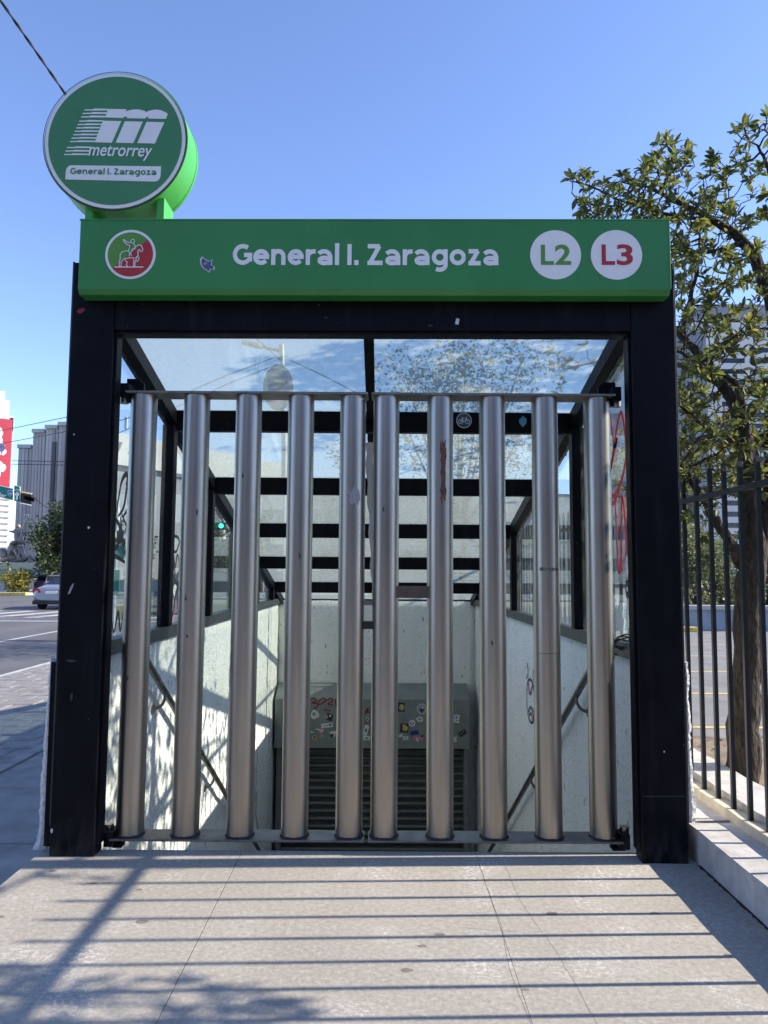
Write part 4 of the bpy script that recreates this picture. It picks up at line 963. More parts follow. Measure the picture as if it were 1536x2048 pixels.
    def leaf_matrix(p, d, side):
        x = d; z = (Vector((0, 0, 1))*.8+side*r.uniform(-.7, .7)+Vector((r.uniform(-.6, .6), r.uniform(-.6, .6), 0))); y = z.cross(x)
        if y.length < 1e-4: y = x.orthogonal()
        y.normalize(); z = x.cross(y); return Matrix((x, y, z)).transposed().to_4x4()
    # order by size in the picture: the 300 largest become single leaves
    inv = cam.matrix_world.inverted()
    def shown(l):
        q = inv @ l[0]
        if q.z > -.1: return 0
        u, v = q.x/-q.z*F_PX, q.y/-q.z*F_PX
        if abs(u) > 770 or abs(v) > 1026: return 0
        return l[3]/-q.z
    leaves.sort(key=shown, reverse=True)
    shapes = [leaf_shape(1, w, fo, cu_) for w, fo, cu_ in ((.36, .22, -.25), (.42, .15, .12), (.33, .3, -.1), (.40, .1, -.4), (.38, .25, .2))]
    base_me = []
    for j, (v, f) in enumerate(shapes):
        for c in range(5):
            me = bpy.data.meshes.new('leaf'); me.from_pydata(v, [], f); me.polygons.foreach_set('use_smooth', [True]*len(f)); me.materials.append(leaf_single[c]); base_me.append(me)
    for l in leaves[:300]:
        o = bpy.data.objects.new('leaf', r.choice(base_me)); COL.objects.link(o); o.parent = root
        mm = leaf_matrix(l[0], l[1], l[2]) @ Matrix.Scale(l[3], 4); mm.translation = l[0]-O; o.matrix_local = mm
    V, Fc = [], []
    for l in leaves[300:]:
        mm = leaf_matrix(l[0], l[1], l[2]); v, f = r.choice(shapes); o = len(V); q = l[0]-O
        V += [tuple(q+mm.to_3x3() @ (Vector(p)*l[3])) for p in v]; Fc += [tuple(i+o for i in t) for t in f]
    c = MB(); c.v = V; c.f = Fc; c.sm = [True]*len(Fc); c.build('crown', M['leaf'], root, 'stuff')
    return len(leaves)
def leaf_colour(k, c):
    m, n, l, b = mat('leaf_%s' % k); out = n['Material Output']; b.inputs['Base Color'].default_value = (*c, 1); b.inputs['Roughness'].default_value = .55
    t = n.new('ShaderNodeBsdfTranslucent'); t.inputs[0].default_value = (min(1, c[0]*1.9), min(1, c[1]*1.9), c[2]*1.5, 1); s = n.new('ShaderNodeMixShader'); s.inputs[0].default_value = .45
    l.new(b.outputs[0], s.inputs[1]); l.new(t.outputs[0], s.inputs[2]); l.new(s.outputs[0], out.inputs[0]); return m
leaf_single = [leaf_colour(k, c) for k, c in (('deep', (.046, .062, .024)), ('olive', (.078, .096, .032)), ('light', (.115, .124, .036)), ('yellowing', (.18, .16, .04)), ('mid', (.066, .082, .028)))]
NL = near_tree()

# ------------------------------------------------------------------ trees, bushes and hedges farther off
def clump_tree(name, label, cat, x, y, z, h, cr_, leaf=.12, n=1500, seed=1, mats='leaf_dark', trunk=.12, lo=.35, group=None, flat=1.0, lobes=9):
    r = random.Random(seed); t = thing(name, label, cat, (x, y, z), 0, group); mb = MB()
    top = h*lo+.15*h
    mb.tube(smooth_pts([(0, 0, 0), (.04*h*r.uniform(-1, 1), 0, h*lo*.5), (.05*h*r.uniform(-1, 1), 0, top)], 4), [trunk*(1-.07*k) for k in range(9)], 8, wob=.08, rnd=r)
    cs = []
    for k in range(lobes):
        a = r.uniform(0, 6.3); rr = cr_*r.uniform(.15, .72); zz = h*(lo+.12+(1-lo-.2)*r.random()); sz = cr_*r.uniform(.3, .52)*(1.15-.5*abs((zz/h-lo)/(1-lo)-.4))
        c = Vector((rr*math.cos(a), rr*math.sin(a)*flat, zz)); cs.append((c, sz))
        mb.tube(smooth_pts([(0, 0, top*r.uniform(.7, 1)), tuple(c*.55+Vector((0, 0, top*.3))), tuple(c)], 3), [trunk*.4, trunk*.34, trunk*.3, trunk*.24, trunk*.2, trunk*.14, trunk*.1], 5)
    mb.build('trunk', M['bark'], t)
    c = MB()
    for k in range(n):
        b, sz = r.choice(cs); v = Vector((r.gauss(0, 1), r.gauss(0, 1), r.gauss(0, 1))).normalized()*sz*r.random()**.42*r.choice((1, 1, 1, 1.25))
        p = b+v; d = Vector((r.gauss(0, 1), r.gauss(0, 1), r.gauss(0, .7))).normalized(); e = d.orthogonal().normalized(); e.rotate(Matrix.Rotation(r.uniform(0, 6.3), 3, d))
        L = leaf*r.uniform(.6, 1.3)
        c.add([p, p+d*L*.5+e*L*.25, p+d*L, p+d*L*.5-e*L*.25], [(0, 1, 2, 3)], True)
    c.build('crown', M[mats], t, 'stuff'); return t
def hedge(name, label, cat, x0, x1, y, z, h, dpt, leaf, n, mats, seed=1):
    r = random.Random(seed); t = thing(name, label, cat, ((x0+x1)/2, y, z)); c = MB(); xm = (x0+x1)/2
    st = MB()
    for k in range(max(4, int((x1-x0)/.5))):
        x = r.uniform(x0, x1)-xm; st.tube([(x, r.uniform(-.2, .2)*dpt, 0), (x+r.uniform(-.1, .1), 0, h*.6)], [.03, .012], 5)
    st.build('stem', M['bark'], t)
    for k in range(n):
        x = r.uniform(x0, x1); hh = h*(.72+.28*math.sin(x*2.1+seed)*math.sin(x*.9+seed*2)); p = Vector((x-xm, r.uniform(-.5, .5)*dpt, hh*r.random()**.7))
        d = Vector((r.gauss(0, 1), r.gauss(0, 1), r.gauss(0, .7))).normalized(); e = d.orthogonal().normalized(); e.rotate(Matrix.Rotation(r.uniform(0, 6.3), 3, d)); L = leaf*r.uniform(.6, 1.3)
        c.add([p, p+d*L*.5+e*L*.28, p+d*L, p+d*L*.5-e*L*.28], [(0, 1, 2, 3)], True)
    c.build('foliage', M[mats], t, 'stuff'); return t
# left: the dense round tree by the fountain
p = at(118, 1150, 52); clump_tree('round_tree', 'dense dark green round tree in front of the fluted building', 'tree', p.x+.3, 52, GZ, 6.9, 2.7, .30, 7500, 3, 'leaf_dark', .22, .2, lobes=18)
# behind the stairwell, seen through the glass roof
clump_tree('leafy_tree', 'tall loose tree behind the canopy, seen through the roof glass', 'tree', 1.9, 13.5, GZ, 7.6, 2.4, .11, 6000, 5, 'leaf_dark', .13, .32, lobes=13)
clump_tree('leafy_tree', 'smaller tree behind the canopy beside the lamp post', 'tree', -.9, 15.5, GZ, 5.3, 1.5, .11, 2600, 8, 'leaf_dark', .1, .35)
clump_tree('leafy_tree', 'green street tree behind the traffic light, seen through the left glass', 'tree', -7.2, 33, GZ, 6.5, 2.6, .3, 1500, 9, 'leaf', .16, .3)
clump_tree('leafy_tree', 'distant street tree left of the canopy beyond the crossing', 'tree', -24, 66, GZ, 7, 3, .5, 1200, 10, 'leaf_dark', .2, .3)
# right: bushes behind the low wall
for k, (px, Y, h, cr_, mm, lab) in enumerate([(1350, 21, 3.3, 1.5, 'leaf_pale', 'pale dusty bush behind the low wall, next to the right column'), (1392, 19.5, 3.0, 1.2, 'leaf_pale', 'pale grey green bush with bare stems behind the low wall'), (1425, 21, 2.75, 1.15, 'leaf_pale', 'light green bush in the middle of the row behind the wall'),
                                        (1462, 23, 2.9, 1.4, 'leaf_dark', 'darker bush behind the wall, left of the oak trunk'), (1530, 22, 2.6, 1.5, 'leaf_dark', 'dark bush behind the wall, right of the oak trunk'), (1590, 22, 2.8, 1.6, 'leaf_dark', 'dark bush behind the wall at the frame edge')]):
    q = at(px, 1180, Y); clump_tree('bush', lab, 'bush', q.x, Y, LZ, h, cr_, .13, 3400, 40+k, mm, .06, .02, 'bushes behind the low wall', .7, 16)
hedge('hedge', 'low clipped hedge under the fountain wall', 'hedge', -62, -22, 66.5, GZ, 1.85, 1.2, .4, 2600, 'leaf_dark', 3)
q = at(30, 1185, 50); clump_tree('flower_bush', 'yellowing rounded bush on the traffic island', 'bush', q.x-.3, 50, GZ, 2.05, 1.7, .26, 1300, 61, 'leaf_yellow', .06, .05, lobes=10)

# ------------------------------------------------------------------ right background
lw2 = thing('low_wall', 'low blue grey wall with a coping across the parking lot', 'wall', (12, 15.9, LZ))
bev(MB().box((-6.5, -.1, 0), (20, .1, .56)).build('wall_face', M['blue_wall'], lw2), .01)
bev(MB().box((-6.5, -.16, .562), (20, .16, .68)).build('coping', M['pale_grey'], lw2), .01)
yk = MB().box((6.9, 15.35, LZ), (8.35, 15.6, LZ+.13)).build('painted_kerb', M['line_yellow']); bev(yk, .02); tag(yk, 'short yellow painted kerb at the foot of the low wall', 'kerb')
def building(name, label, x0, x1, y, depth, z1, wall, floors=0, f0=4.0, fh_=3.4, bands=(), win='window', fr_h=1.5, z0=GZ):
    "box building with recessed window panes set in a face towards -Y; bands = list of (xa, xb, number of panes)"
    b = thing(name, label, 'building', ((x0+x1)/2, y, z0)); ox, oz = (x0+x1)/2, z0
    # facade strips so that the openings are real recesses
    mb = MB(); mb.box((x0-ox, .6, 0), (x1-ox, depth, z1-z0))
    xs = sorted(bands); cur = x0
    for xa, xb, npn in xs:
        mb.box((cur-ox, 0, 0), (xa-ox, .598, z1-z0)); zc = z0
        for k in range(floors):
            zz = f0+k*fh_
            mb.box((xa-ox+.001, .004, zc-z0), (xb-ox-.001, .598, zz-z0)); zc = zz+fr_h
        mb.box((xa-ox+.001, .004, zc-z0), (xb-ox-.001, .598, z1-z0)); cur = xb
    mb.box((cur-ox, 0, 0), (x1-ox, .598, z1-z0))
    mb.build('wall', M[wall], b)
    wm = {}
    for xa, xb, npn in xs:
        wd = (xb-xa)/npn
        key = round(wd, 3)
        for k in range(floors):
            for i in range(npn):
                if key not in wm: o = MB().box((.04*wd, 0, 0), (wd*.96, .1, fr_h)).build('window', M[win], b); wm[key] = o
                else: o = wm[key].copy(); COL.objects.link(o); o.parent = b
                o.location = (xa+wd*i-ox, .35, f0+k*fh_-z0)
    return b, ox, oz
YB = 190
X_ = lambda px, Y: at(px, 1100, Y).x
b, ox, oz = building('tower_block', 'tall white office block with dark window bands, behind the oak', X_(1405, YB), X_(1590, YB), YB, 30, at(1500, 640, YB).z, 'white_wall', 20, 5, 2.95, [(X_(1453, YB), X_(1503, YB), 4), (X_(1512, YB), X_(1582, YB), 5)], fr_h=1.35)
bev(MB().box((X_(1425, YB)-ox, 3, at(1500, 640, YB).z-oz), (X_(1590, YB)-ox, 18, at(1500, 600, YB).z-oz)).build('roof_house', M['grey_wall'], b), .2)
rl = MB()
for k in range(14):
    x = X_(1372, 150)+k*1.4; 
b2, ox, oz = building('grey_block', 'blue grey office block with a roof railing behind the oak', X_(1300, 150), X_(1424, 150), 150, 25, at(1400, 662, 150).z, 'grey_wall', 16, 6, 2.9, [(X_(1346, 150), X_(1364, 150), 3), (X_(1384, 150), X_(1398, 150), 2)], fr_h=1.5)
zt = at(1400, 662, 150).z-oz; mb = MB()
for k in range(13):
    x = X_(1345, 150)+k*(X_(1424, 150)-X_(1345, 150))/12.5-ox; mb.box((x-.05, .3, zt), (x+.05, .4, zt+2.2))
for zz in (1.1, 2.15): mb.box((X_(1345, 150)-ox, .28, zt+zz), (X_(1424, 150)-ox, .36, zt+zz+.1))
mb.build('roof_railing', M['dark_wall'], b2)
b3, ox, oz = building('white_block', 'lower white building with a plain wall behind the bushes', X_(1398, 110), X_(1452, 110), 110, 20, at(1400, 985, 110).z, 'white_wall', 0)
b4, ox, oz = building('dark_block', 'low dark grey building with rows of small windows, right behind the column', X_(1338, 95), X_(1392, 95), 95, 18, at(1400, 965, 95).z, 'dark_wall', 4, 4.5, 2.2, [(X_(1349, 95), X_(1382, 95), 6)], fr_h=.9)

# ------------------------------------------------------------------ left background
def fluted():
    Y = 125; b = thing('fluted_building', 'tall fluted grey concrete building behind the round tree', 'building', (X_(90, Y), Y, GZ)); ox = X_(90, Y); r = random.Random(12)
    segs = [(28, 56, 897), (56, 82, 866), (82, 108, 858), (108, 136, 852), (136, 168, 855), (168, 196, 866)]; pm = {}
    for k, (a, c, ty) in enumerate(segs):
        dy = 3-1.1*k; x0, x1 = X_(a, Y+dy)-ox, X_(c, Y+dy)-ox; z = at(a, ty, Y+dy).z-GZ
        MB().box((x0, dy, 0), (x1-.02, 30, z)).build('concrete_bay', M['fluted'], b)
        bev(MB().box((x0-.1, dy-.55, z+.01), (x1-.1, dy+8, z+.7)).build('bay_cap', M['pale_grey'], b), .05)
        w = (x1-x0)/4
        for j in range(4):
            d = r.choice((.06, .14, .22)); MB().box((x0+j*w+.04, dy-d, 0), (x0+(j+1)*w-.06, dy-.004, z)).build('concrete_rib', fl_mats[r.randrange(3)], b)
    mb = MB()
    for px, kk in ((101, 2), (128, 3)): x = X_(px, Y+3-1.1*kk)-ox; mb.box((x-.3, 3-1.1*kk-.5, 3), (x+.3, 3-1.1*kk-.001, at(px, 880, Y).z))
    mb.build('window_slot', M['dark_wall'], b)
fl_mats = [simple('concrete_grey_%s' % n, c, .9, 0, .06, .15) for n, c in (('dark', (.32, .31, .295)), ('mid', (.37, .36, .345)), ('pale', (.43, .42, .40)))]
fluted()
# white stepped tower with the red banner
XT = lambda px, Y: at(px, 880, Y).x
Y = 92; bx = XT(26, Y); tw = thing('white_tower', 'white stepped building with a large red banner at the left edge', 'building', (bx, Y, GZ), R_(32))
zz = lambda y: at(15, y, Y).z-GZ
for k, (a, c, ty) in enumerate([(-120, 8, 785), (8, 17, 802), (17, 26, 832)]):
    x0, x1 = XT(a, Y)-bx, XT(c, Y)-bx; mb = MB(); F4 = [(x0, .02*k), (x1-.01, .02*k), (x1-9.5, 16), (x0-9.5, 16)]; mb.add([(x, y, 0) for x, y in F4]+[(x, y, zz(ty)) for x, y in F4], [(3, 2, 1, 0), (4, 5, 6, 7)]+[(i, (i+1) % 4, 4+(i+1) % 4, 4+i) for i in range(4)]); mb.build('wall', M['white_wall'], tw)
    if k == 0:
        for j in range(9): MB().box((x0+j*.9, -.1, zz(ty)), (x0+j*.9+.12, .1, zz(ty)+rng.uniform(.6, 1.5))).build('roof_rod', M['bronze'], tw)
MB().box((XT(20, Y)-bx, -.05, zz(862)), (XT(25, Y)-bx, .03, zz(836))).build('window', M['window'], tw)
mb = MB()
for k in range(12): mb.box((XT(-120, Y)-bx, -.06, zz(1000+k*12)), (XT(25, Y)-bx, -.01, zz(1000+k*12)+.1))
mb.build('wall_course', M['pale_grey'], tw)
bf = lambda u, v, w: (u, -.16-w, v)
MB().box((XT(-90, Y)-bx, -.16, zz(975)), (XT(23.5, Y)-bx, -.08, zz(840))).build('banner', M['banner_red'], tw)
mb = MB()
def bp(px, py): return (XT(px, Y)-bx, zz(py))
for kk, (pts, w) in enumerate([([(2, 858), (5, 868), (3, 876), (7, 884)], .35), ([(11, 892), (8, 900), (12, 905), (8, 912)], .5), ([(3, 925), (6, 934), (2, 944), (4, 955)], .8), ([(10, 930), (12, 936), (9, 945)], .5), ([(0, 880), (5, 890), (2, 900), (4, 912)], .5)]):
    ribbon(mb, curve2([bp(*q) for q in pts]), w, bf, .01+.004*kk, True)
mb.build('banner_print', M['white_vinyl'], tw)
mb = MB(); ribbon(mb, curve2([bp(1, 893), bp(6, 897), bp(3, 905)]), .9, bf, .04, True); mb.build('banner_print', M['st_violet'], tw)
# fountain: cream wall, generic sea figure with trident on rearing animals
Y = 70; fx = X_(40, Y); fo = thing('fountain_wall', 'long cream fountain wall in front of the grey building', 'fountain', (fx, Y, GZ))
z1 = at(40, 1125, Y).z-GZ; z0_ = at(40, 1139, Y).z-GZ
bev(MB().box((-26, 0, z0_), (22, .8, z1)).build('basin_rim', M['cream'], fo), .05)
MB().box((-26, .12, 0), (22, 8, z0_-.002)).build('basin_wall', M['pale_grey'], fo)
pw = thing('planter_wall', 'low pale wall in front of the fountain hedge', 'wall', (X_(60, 60), 60, GZ)); bev(MB().box((-14, 0, 0), (12, .35, .95)).build('wall_face', M['pale_grey'], pw), .03)
bev(MB().box((-14, -.06, .952), (12, .41, 1.06)).build('coping', M['cream'], pw), .03)
def statue():
    Y = 72; k = Y/F_PX*1.02
    t = thing('fountain_statue', 'bronze figure raising a trident above rearing animals on the fountain', 'statue', (X_(36, Y), Y, GZ))
    O = Vector(t.location); q = lambda px, py, dy=0: at(px, py, Y+dy)-O
    def skin(name, nodes, edges, mm):
        me = bpy.data.meshes.new(name); me.from_pydata([tuple(n[0]) for n in nodes], edges, []); o = bpy.data.objects.new(name, me); COL.objects.link(o)
        s = o.modifiers.new('s', 'SKIN'); s.use_smooth_shade = True
        for i, n in enumerate(nodes): me.skin_vertices[0].data[i].radius = (n[1], n[1])
        me.skin_vertices[0].data[0].use_root = True
        o.modifiers.new('d', 'SUBSURF').levels = 1; o.modifiers['d'].render_levels = 1
        bpy.context.view_layer.update()
        m2 = bpy.data.meshes.new_from_object(o.evaluated_get(bpy.context.evaluated_depsgraph_get())); bpy.data.objects.remove(o)
        m2.name = name; m2.materials.clear(); m2.materials.append(mm); o = bpy.data.objects.new(name, m2); COL.objects.link(o); o.parent = t; return o
    s = .0
    nodes = [(q(37, 1079), .36), (q(37, 1070), .40), (q(37, 1061), .48), (q(36.5, 1057), .22), (q(36.5, 1052), .26), (q(36.5, 1048), .2),
             (q(42, 1060), .2), (q(45, 1066, -.3), .16), (q(44, 1061, -.8), .12), (q(45.5, 1057, -.9), .1),
             (q(31, 1060), .2), (q(26, 1064, -.3), .15), (q(20, 1062, -.5), .11), (q(17.5, 1062, -.5), .09),
             (q(39.5, 1083, -.2), .28), (q(41, 1092, -.5), .2), (q(41, 1101, -.2), .14), (q(34, 1084), .28), (q(32, 1093, -.4), .2), (q(33, 1102), .14)]
    edges = [(0, 1), (1, 2), (2, 3), (3, 4), (4, 5), (2, 6), (6, 7), (7, 8), (8, 9), (2, 10), (10, 11), (11, 12), (12, 13), (0, 14), (14, 15), (15, 16), (0, 17), (17, 18), (18, 19)]
    skin('figure', nodes, edges, M['bronze'])
    tr = MB(); a, b = q(44, 1062, -.9), q(52.5, 1036, -.9)
    tr.tube([q(39, 1078, -.9), a, b], .055, 6)
    for dx in (-4, 0, 4.2): tr.tube(smooth_pts([b, b.lerp(q(52.5+dx, 1034, -.9), .9), q(53.5+dx*1.0, 1028.5, -.9)], 4), .045, 5)
    tr.build('trident', M['galv'], t)
    cl = MB(); cl.tube(smooth_pts([q(30, 1060), q(33, 1072, -.5), q(40, 1081, -.7), q(46, 1079, -.5)], 5), [.12, .16, .2, .24, .28, .3, .3, .3, .28, .26, .3, .34, .34, .3, .2, .1][:16], 7, wob=.2, rnd=rng); cl.build('drapery', M['bronze'], t)
    # two rearing animals and the rocks they stand on
    for sx, nodes in ((0, [(q(27, 1108), .55), (q(25, 1100, -.3), .52), (q(23.5, 1092, -.5), .36), (q(24, 1085, -.7), .24), (q(27, 1083, -1.0), .2), (q(29, 1086, -1.2), .14), (q(20, 1100, -.9), .18), (q(17.5, 1106, -1.1), .12), (q(20, 1112, -1.0), .09), (q(30, 1102, -.9), .18), (q(33, 1109, -1.1), .12), (q(33, 1116, -1.0), .08), (q(27, 1118), .4)]),
                      (1, [(q(41, 1111), .5), (q(42, 1104, -.3), .46), (q(43, 1098, -.5), .3), (q(41, 1092, -.7), .22), (q(38, 1091, -1.0), .17), (q(36, 1094, -1.2), .12), (q(46, 1107, -.9), .16), (q(48, 1113, -1.1), .1), (q(46, 1118, -1.0), .08), (q(38, 1108, -.9), .16), (q(36, 1115, -1.1), .1), (q(36, 1120, -1.0), .07), (q(42, 1119), .4)])):
        skin('horse', nodes, [(0, 1), (1, 2), (2, 3), (3, 4), (4, 5), (1, 6), (6, 7), (7, 8), (1, 9), (9, 10), (10, 11), (0, 12)], M['bronze'])
    rk = MB(); r = random.Random(2)
    for k in range(22):
        c = q(r.uniform(5, 62), r.uniform(1118, 1124), r.uniform(-.5, 1.5)); rk.tube([c+Vector((-.4, 0, -.1)), c+Vector((0, 0, .12)), c+Vector((.4, .1, -.08))], [.12, r.uniform(.25, .42), .1], 7, wob=.3, rnd=r)
    rk.tube(smooth_pts([q(2, 1098), q(7, 1108), q(11, 1118)], 4), [.2, .3, .4, .5, .5, .5, .45, .4, .3], 8, wob=.2, rnd=r)
    rk.build('rockwork', M['bronze'], t)
statue()
# traffic island kerb, green traffic sign gantry
ik = MB().box((X_(-60, 49), 48.2, GZ), (X_(66, 49), 48.7, GZ+.22)).build('island_kerb', M['line_yellow']); bev(ik, .04); tag(ik, 'yellow painted kerb of the traffic island', 'kerb')
MB().box((X_(-60, 49), 48.71, GZ), (X_(62, 49), 58, GZ+.17)).build('traffic_island', M['kerb'], kind='structure')
MB().poly([(X_(0, 49)-1, 49.2, GZ+.9), (X_(33, 50), 49.4, GZ+.2), (X_(24, 50), 49.9, GZ+.45), (X_(0, 50)-1, 50, GZ+1.1)])
Y = 29.0; ga = thing('traffic_gantry', 'street sign arm with teal name sign, arrow sign and a traffic light', 'traffic sign', (X_(-90, Y), Y, GZ)); O = Vector(ga.location)
g3 = lambda px, py, dy=0: at(px, py, Y+dy)-O
MB().tube([(0, .1, 0), (0, .1, g3(-90, 940).z)], .11, 12).build('pole', M['galv'], ga)
MB().tube([g3(-90, 962, .12), g3(30, 983, .12), g3(64, 988, .12)], [.07, .05, .045], 8).build('arm', M['galv'], ga)
def sign_quad(name, px0, px1, t0, t1, b0, b1, mm, dy):
    a, b_, c, d = g3(px0, t0, dy), g3(px1, t1, dy), g3(px1, b1, dy), g3(px0, b0, dy)
    n = Vector((0, .035, 0)); mb = MB(); mb.add([d, c, b_, a, d+n, c+n, b_+n, a+n], [(0, 1, 2, 3), (7, 6, 5, 4), (0, 4, 5, 1), (1, 5, 6, 2), (2, 6, 7, 3), (3, 7, 4, 0)]); return bev(mb.build(name, mm, ga), .006)
sign_quad('sign_border', -70, 26.5, 954, 977, 978, 1001, M['white_vinyl'], .02); sign_quad('sign_panel', -69, 25.5, 955.4, 978, 976.8, 999.6, M['sign_teal'], -.022)
sign_quad('sign_border', 28, 40.2, 970, 973.2, 1002, 1005.2, M['white_vinyl'], -.03); sign_quad('sign_panel', 29, 39.2, 971.2, 974.2, 1000.8, 1003.9, M['sign_teal'], -.072)
k_ = (Y-CAM.y)/F_PX
def flat_at(px, py, dy): c = g3(px, py, dy); return lambda u, v, w: (c.x+u, c.y-w, c.z+v)
tl = math.atan2(-23, 96)
lettering('ller', -16.5*k_, 0, 0, 8.5*k_, flat_at(12.5, 992.5, -.075), M['white_vinyl'], ga, offset=.02, rot=tl*.9)
shf = flat_at(20, 986.5, -.06)
MB().prism([(x*k_*5.4, y*k_*6.8) for x, y in [(-.85, -.35), (0, -1), (.85, -.35), (1, .3), (.8, .95), (.4, .8), (0, 1), (-.4, .8), (-.8, .95), (-1, .3)]], shf, .012).build('shield', M['white_vinyl'], ga)
MB().prism([(x*k_*4.7, y*k_*5.9) for x, y in [(-.85, -.35), (0, -1), (.85, -.35), (1, .3), (.8, .85), (.4, .7), (0, .9), (-.4, .7), (-.8, .85), (-1, .3)]], lambda u, v, w: shf(u, v, .014+w), .01).build('shield', M['sign_blue'], ga)
lettering('24', -3.4*k_, 3.4*k_, -2.8*k_, 4.6*k_, lambda u, v, w: shf(u, v, .028), M['white_vinyl'], ga, offset=.01)
ar = flat_at(34, 990, -.118)
MB().prism([(x*k_, y*k_) for x, y in [(-1.6, -10), (1.6, -10), (1.6, -1), (4.2, -1), (4.2, 1.5), (0, 6.6), (-4.2, 1.5), (-4.2, -1), (-1.6, -1)]], ar, .01).build('arrow', M['white_vinyl'], ga)
lettering('PTE', -3.4*k_, 3.4*k_, 8.6*k_, 3.6*k_, ar, M['white_vinyl'], ga, offset=.01)
tlg = sign_quad('signal_body', 40.5, 63, 986, 990.5, 1004.5, 1009, M['black_plastic'], -.05)
MB().tube([g3(40.5, 984, -.08), g3(63, 988.6, -.08)], .03, 6).build('signal_frame', M['line_yellow'], ga)
MB().tube([g3(40.5, 1006.5, -.08), g3(62, 1010.5, -.08)], .022, 6).build('signal_frame', M['white_vinyl'], ga)
for px, py in ((53.5, 996), (59.5, 998), (66, 999.5)):
    c = g3(px, py, -.1); mb = MB(); N = 16; R1 = 4.4*k_
    ring = [(c.x+R1*math.cos(2*math.pi*j/N), c.y, c.z+R1*math.sin(2*math.pi*j/N)) for j in range(N)]; ring2 = [(x+.06, y-.22, z) for x, y, z in ring]
    mb.add(ring+ring2, [(j, (j+1) % N, N+(j+1) % N, N+j) for j in range(N)], True); mb.add([(c.x+.02+R1*.96*math.cos(2*math.pi*j/N), c.y-.03, c.z+R1*.96*math.sin(2*math.pi*j/N)) for j in range(N)], [tuple(range(N))])
    mb.build('visor', M['black_plastic'], ga)
# silver sedan seen from behind
def sedan():
    Y = 29.6; z0 = GZ; cx = X_(66, Y)+.92
    t = thing('sedan_car', 'silver sedan seen from behind, stopped at the crossing', 'car', (cx, Y, z0))
    # cross sections along y (0 = rear bumper): half width at sill, belt, roof and heights
    secs = [(0.0, .70, .42, .72, .80, .60, .90), (.06, .86, .30, .88, .78, .70, 1.0), (.35, .90, .22, .91, .82, .72, 1.06), (.75, .91, .20, .91, .88, .66, 1.10), (1.15, .91, .20, .91, .90, .60, 1.30), (1.65, .91, .20, .91, .92, .58, 1.43), (2.4, .91, .20, .91, .93, .60, 1.46), (3.0, .91, .2, .91, .93, .62, 1.32), (3.5, .9, .2, .90, .92, .70, 1.02), (4.3, .86, .22, .86, .82, .6, .90), (4.65, .7, .32, .72, .62, .5, .72)]
    mb = MB(); rings = []
    for y, ws, zs, wb, zb, wr, zr in secs:
        half = [(ws*.86, zs), (ws, zs+.12), (wb, (zs+zb)/2+.05), (wb*.985, zb), (wb*.5+wr*.5, zb*.55+zr*.45), (wr, zr-.03*(zr > 1.2)), (wr*.55, zr+.012), (0, zr+.018)]
        rings.append([(x, y, z) for x, z in half]+[(-x, y, z) for x, z in half[-2::-1]])
    n = len(rings[0]); v = [p for r in rings for p in r]; f = [(i*n+k, i*n+k+1, (i+1)*n+k+1, (i+1)*n+k) for i in range(len(rings)-1) for k in range(n-1)]
    f += [(i*n+n-1, i*n, (i+1)*n, (i+1)*n+n-1) for i in range(len(rings)-1)]
    mb.add(v, [q[::-1] for q in f], True); mb.add(rings[0], [tuple(range(n))]); mb.add(rings[-1], [tuple(range(n))[::-1]])
    o = mb.build('body', M['silver_paint'], t); s = o.modifiers.new('s', 'SUBSURF'); s.levels = 1; s.render_levels = 2
    MB().add([(-.62, .70, 1.13), (.62, .70, 1.13), (.52, 1.38, 1.43), (-.52, 1.38, 1.43)], [(0, 1, 2, 3)]).build('rear_window', M['window'], t)
    for sx in (-1, 1):
        MB().add([(sx*.885, 1.0, .98), (sx*.885, 3.0, .98), (sx*.68, 2.6, 1.36), (sx*.66, 1.5, 1.37)], [(0, 1, 2, 3)]).build('side_window', M['window'], t)
        q = MB(); pr = [(.44, .78), (.89, .70), (.90, .95), (.56, .96)]
        q.add([(sx*x, -.05+.15*(x > .8), z) for x, z in pr]+[(sx*x, .2, z) for x, z in pr], [(0, 1, 2, 3), (7, 6, 5, 4), (0, 4, 5, 1), (1, 5, 6, 2), (2, 6, 7, 3), (3, 7, 4, 0)]); bev(q.build('tail_light', M['lamp_red'], t), .02)
        bev(MB().box((sx*.98-.09, 2.55, .98), (sx*.98+.09, 2.72, 1.12)).build('mirror', M['silver_paint'], t), .03)
        MB().tube([(sx*.58, -.04, .33), (sx*.58, .1, .33)], .06, 12).build('exhaust', M['galv'], t)
        for yy in (.95, 3.75):
            w = MB().tube([(sx*.70, yy, .33), (sx*.92, yy, .33)], .33, 24); wo = w.build('wheel', M['tyre'], t); MB().tube([(sx*.915, yy, .33), (sx*.93, yy, .33)], .21, 16).build('rim', M['galv'], wo)
    bev(MB().box((-.26, -.045, .72), (.26, -.02, .84)).build('licence_plate', M['white_vinyl'], t), .006)
    bev(MB().box((-.84, -.05, .24), (.84, .08, .42)).build('bumper', M['black_plastic'], t), .03)
    bev(MB().box((-.5, -.04, .455), (.5, .05, .475)).build('trim', M['galv'], t), .006)
sedan()
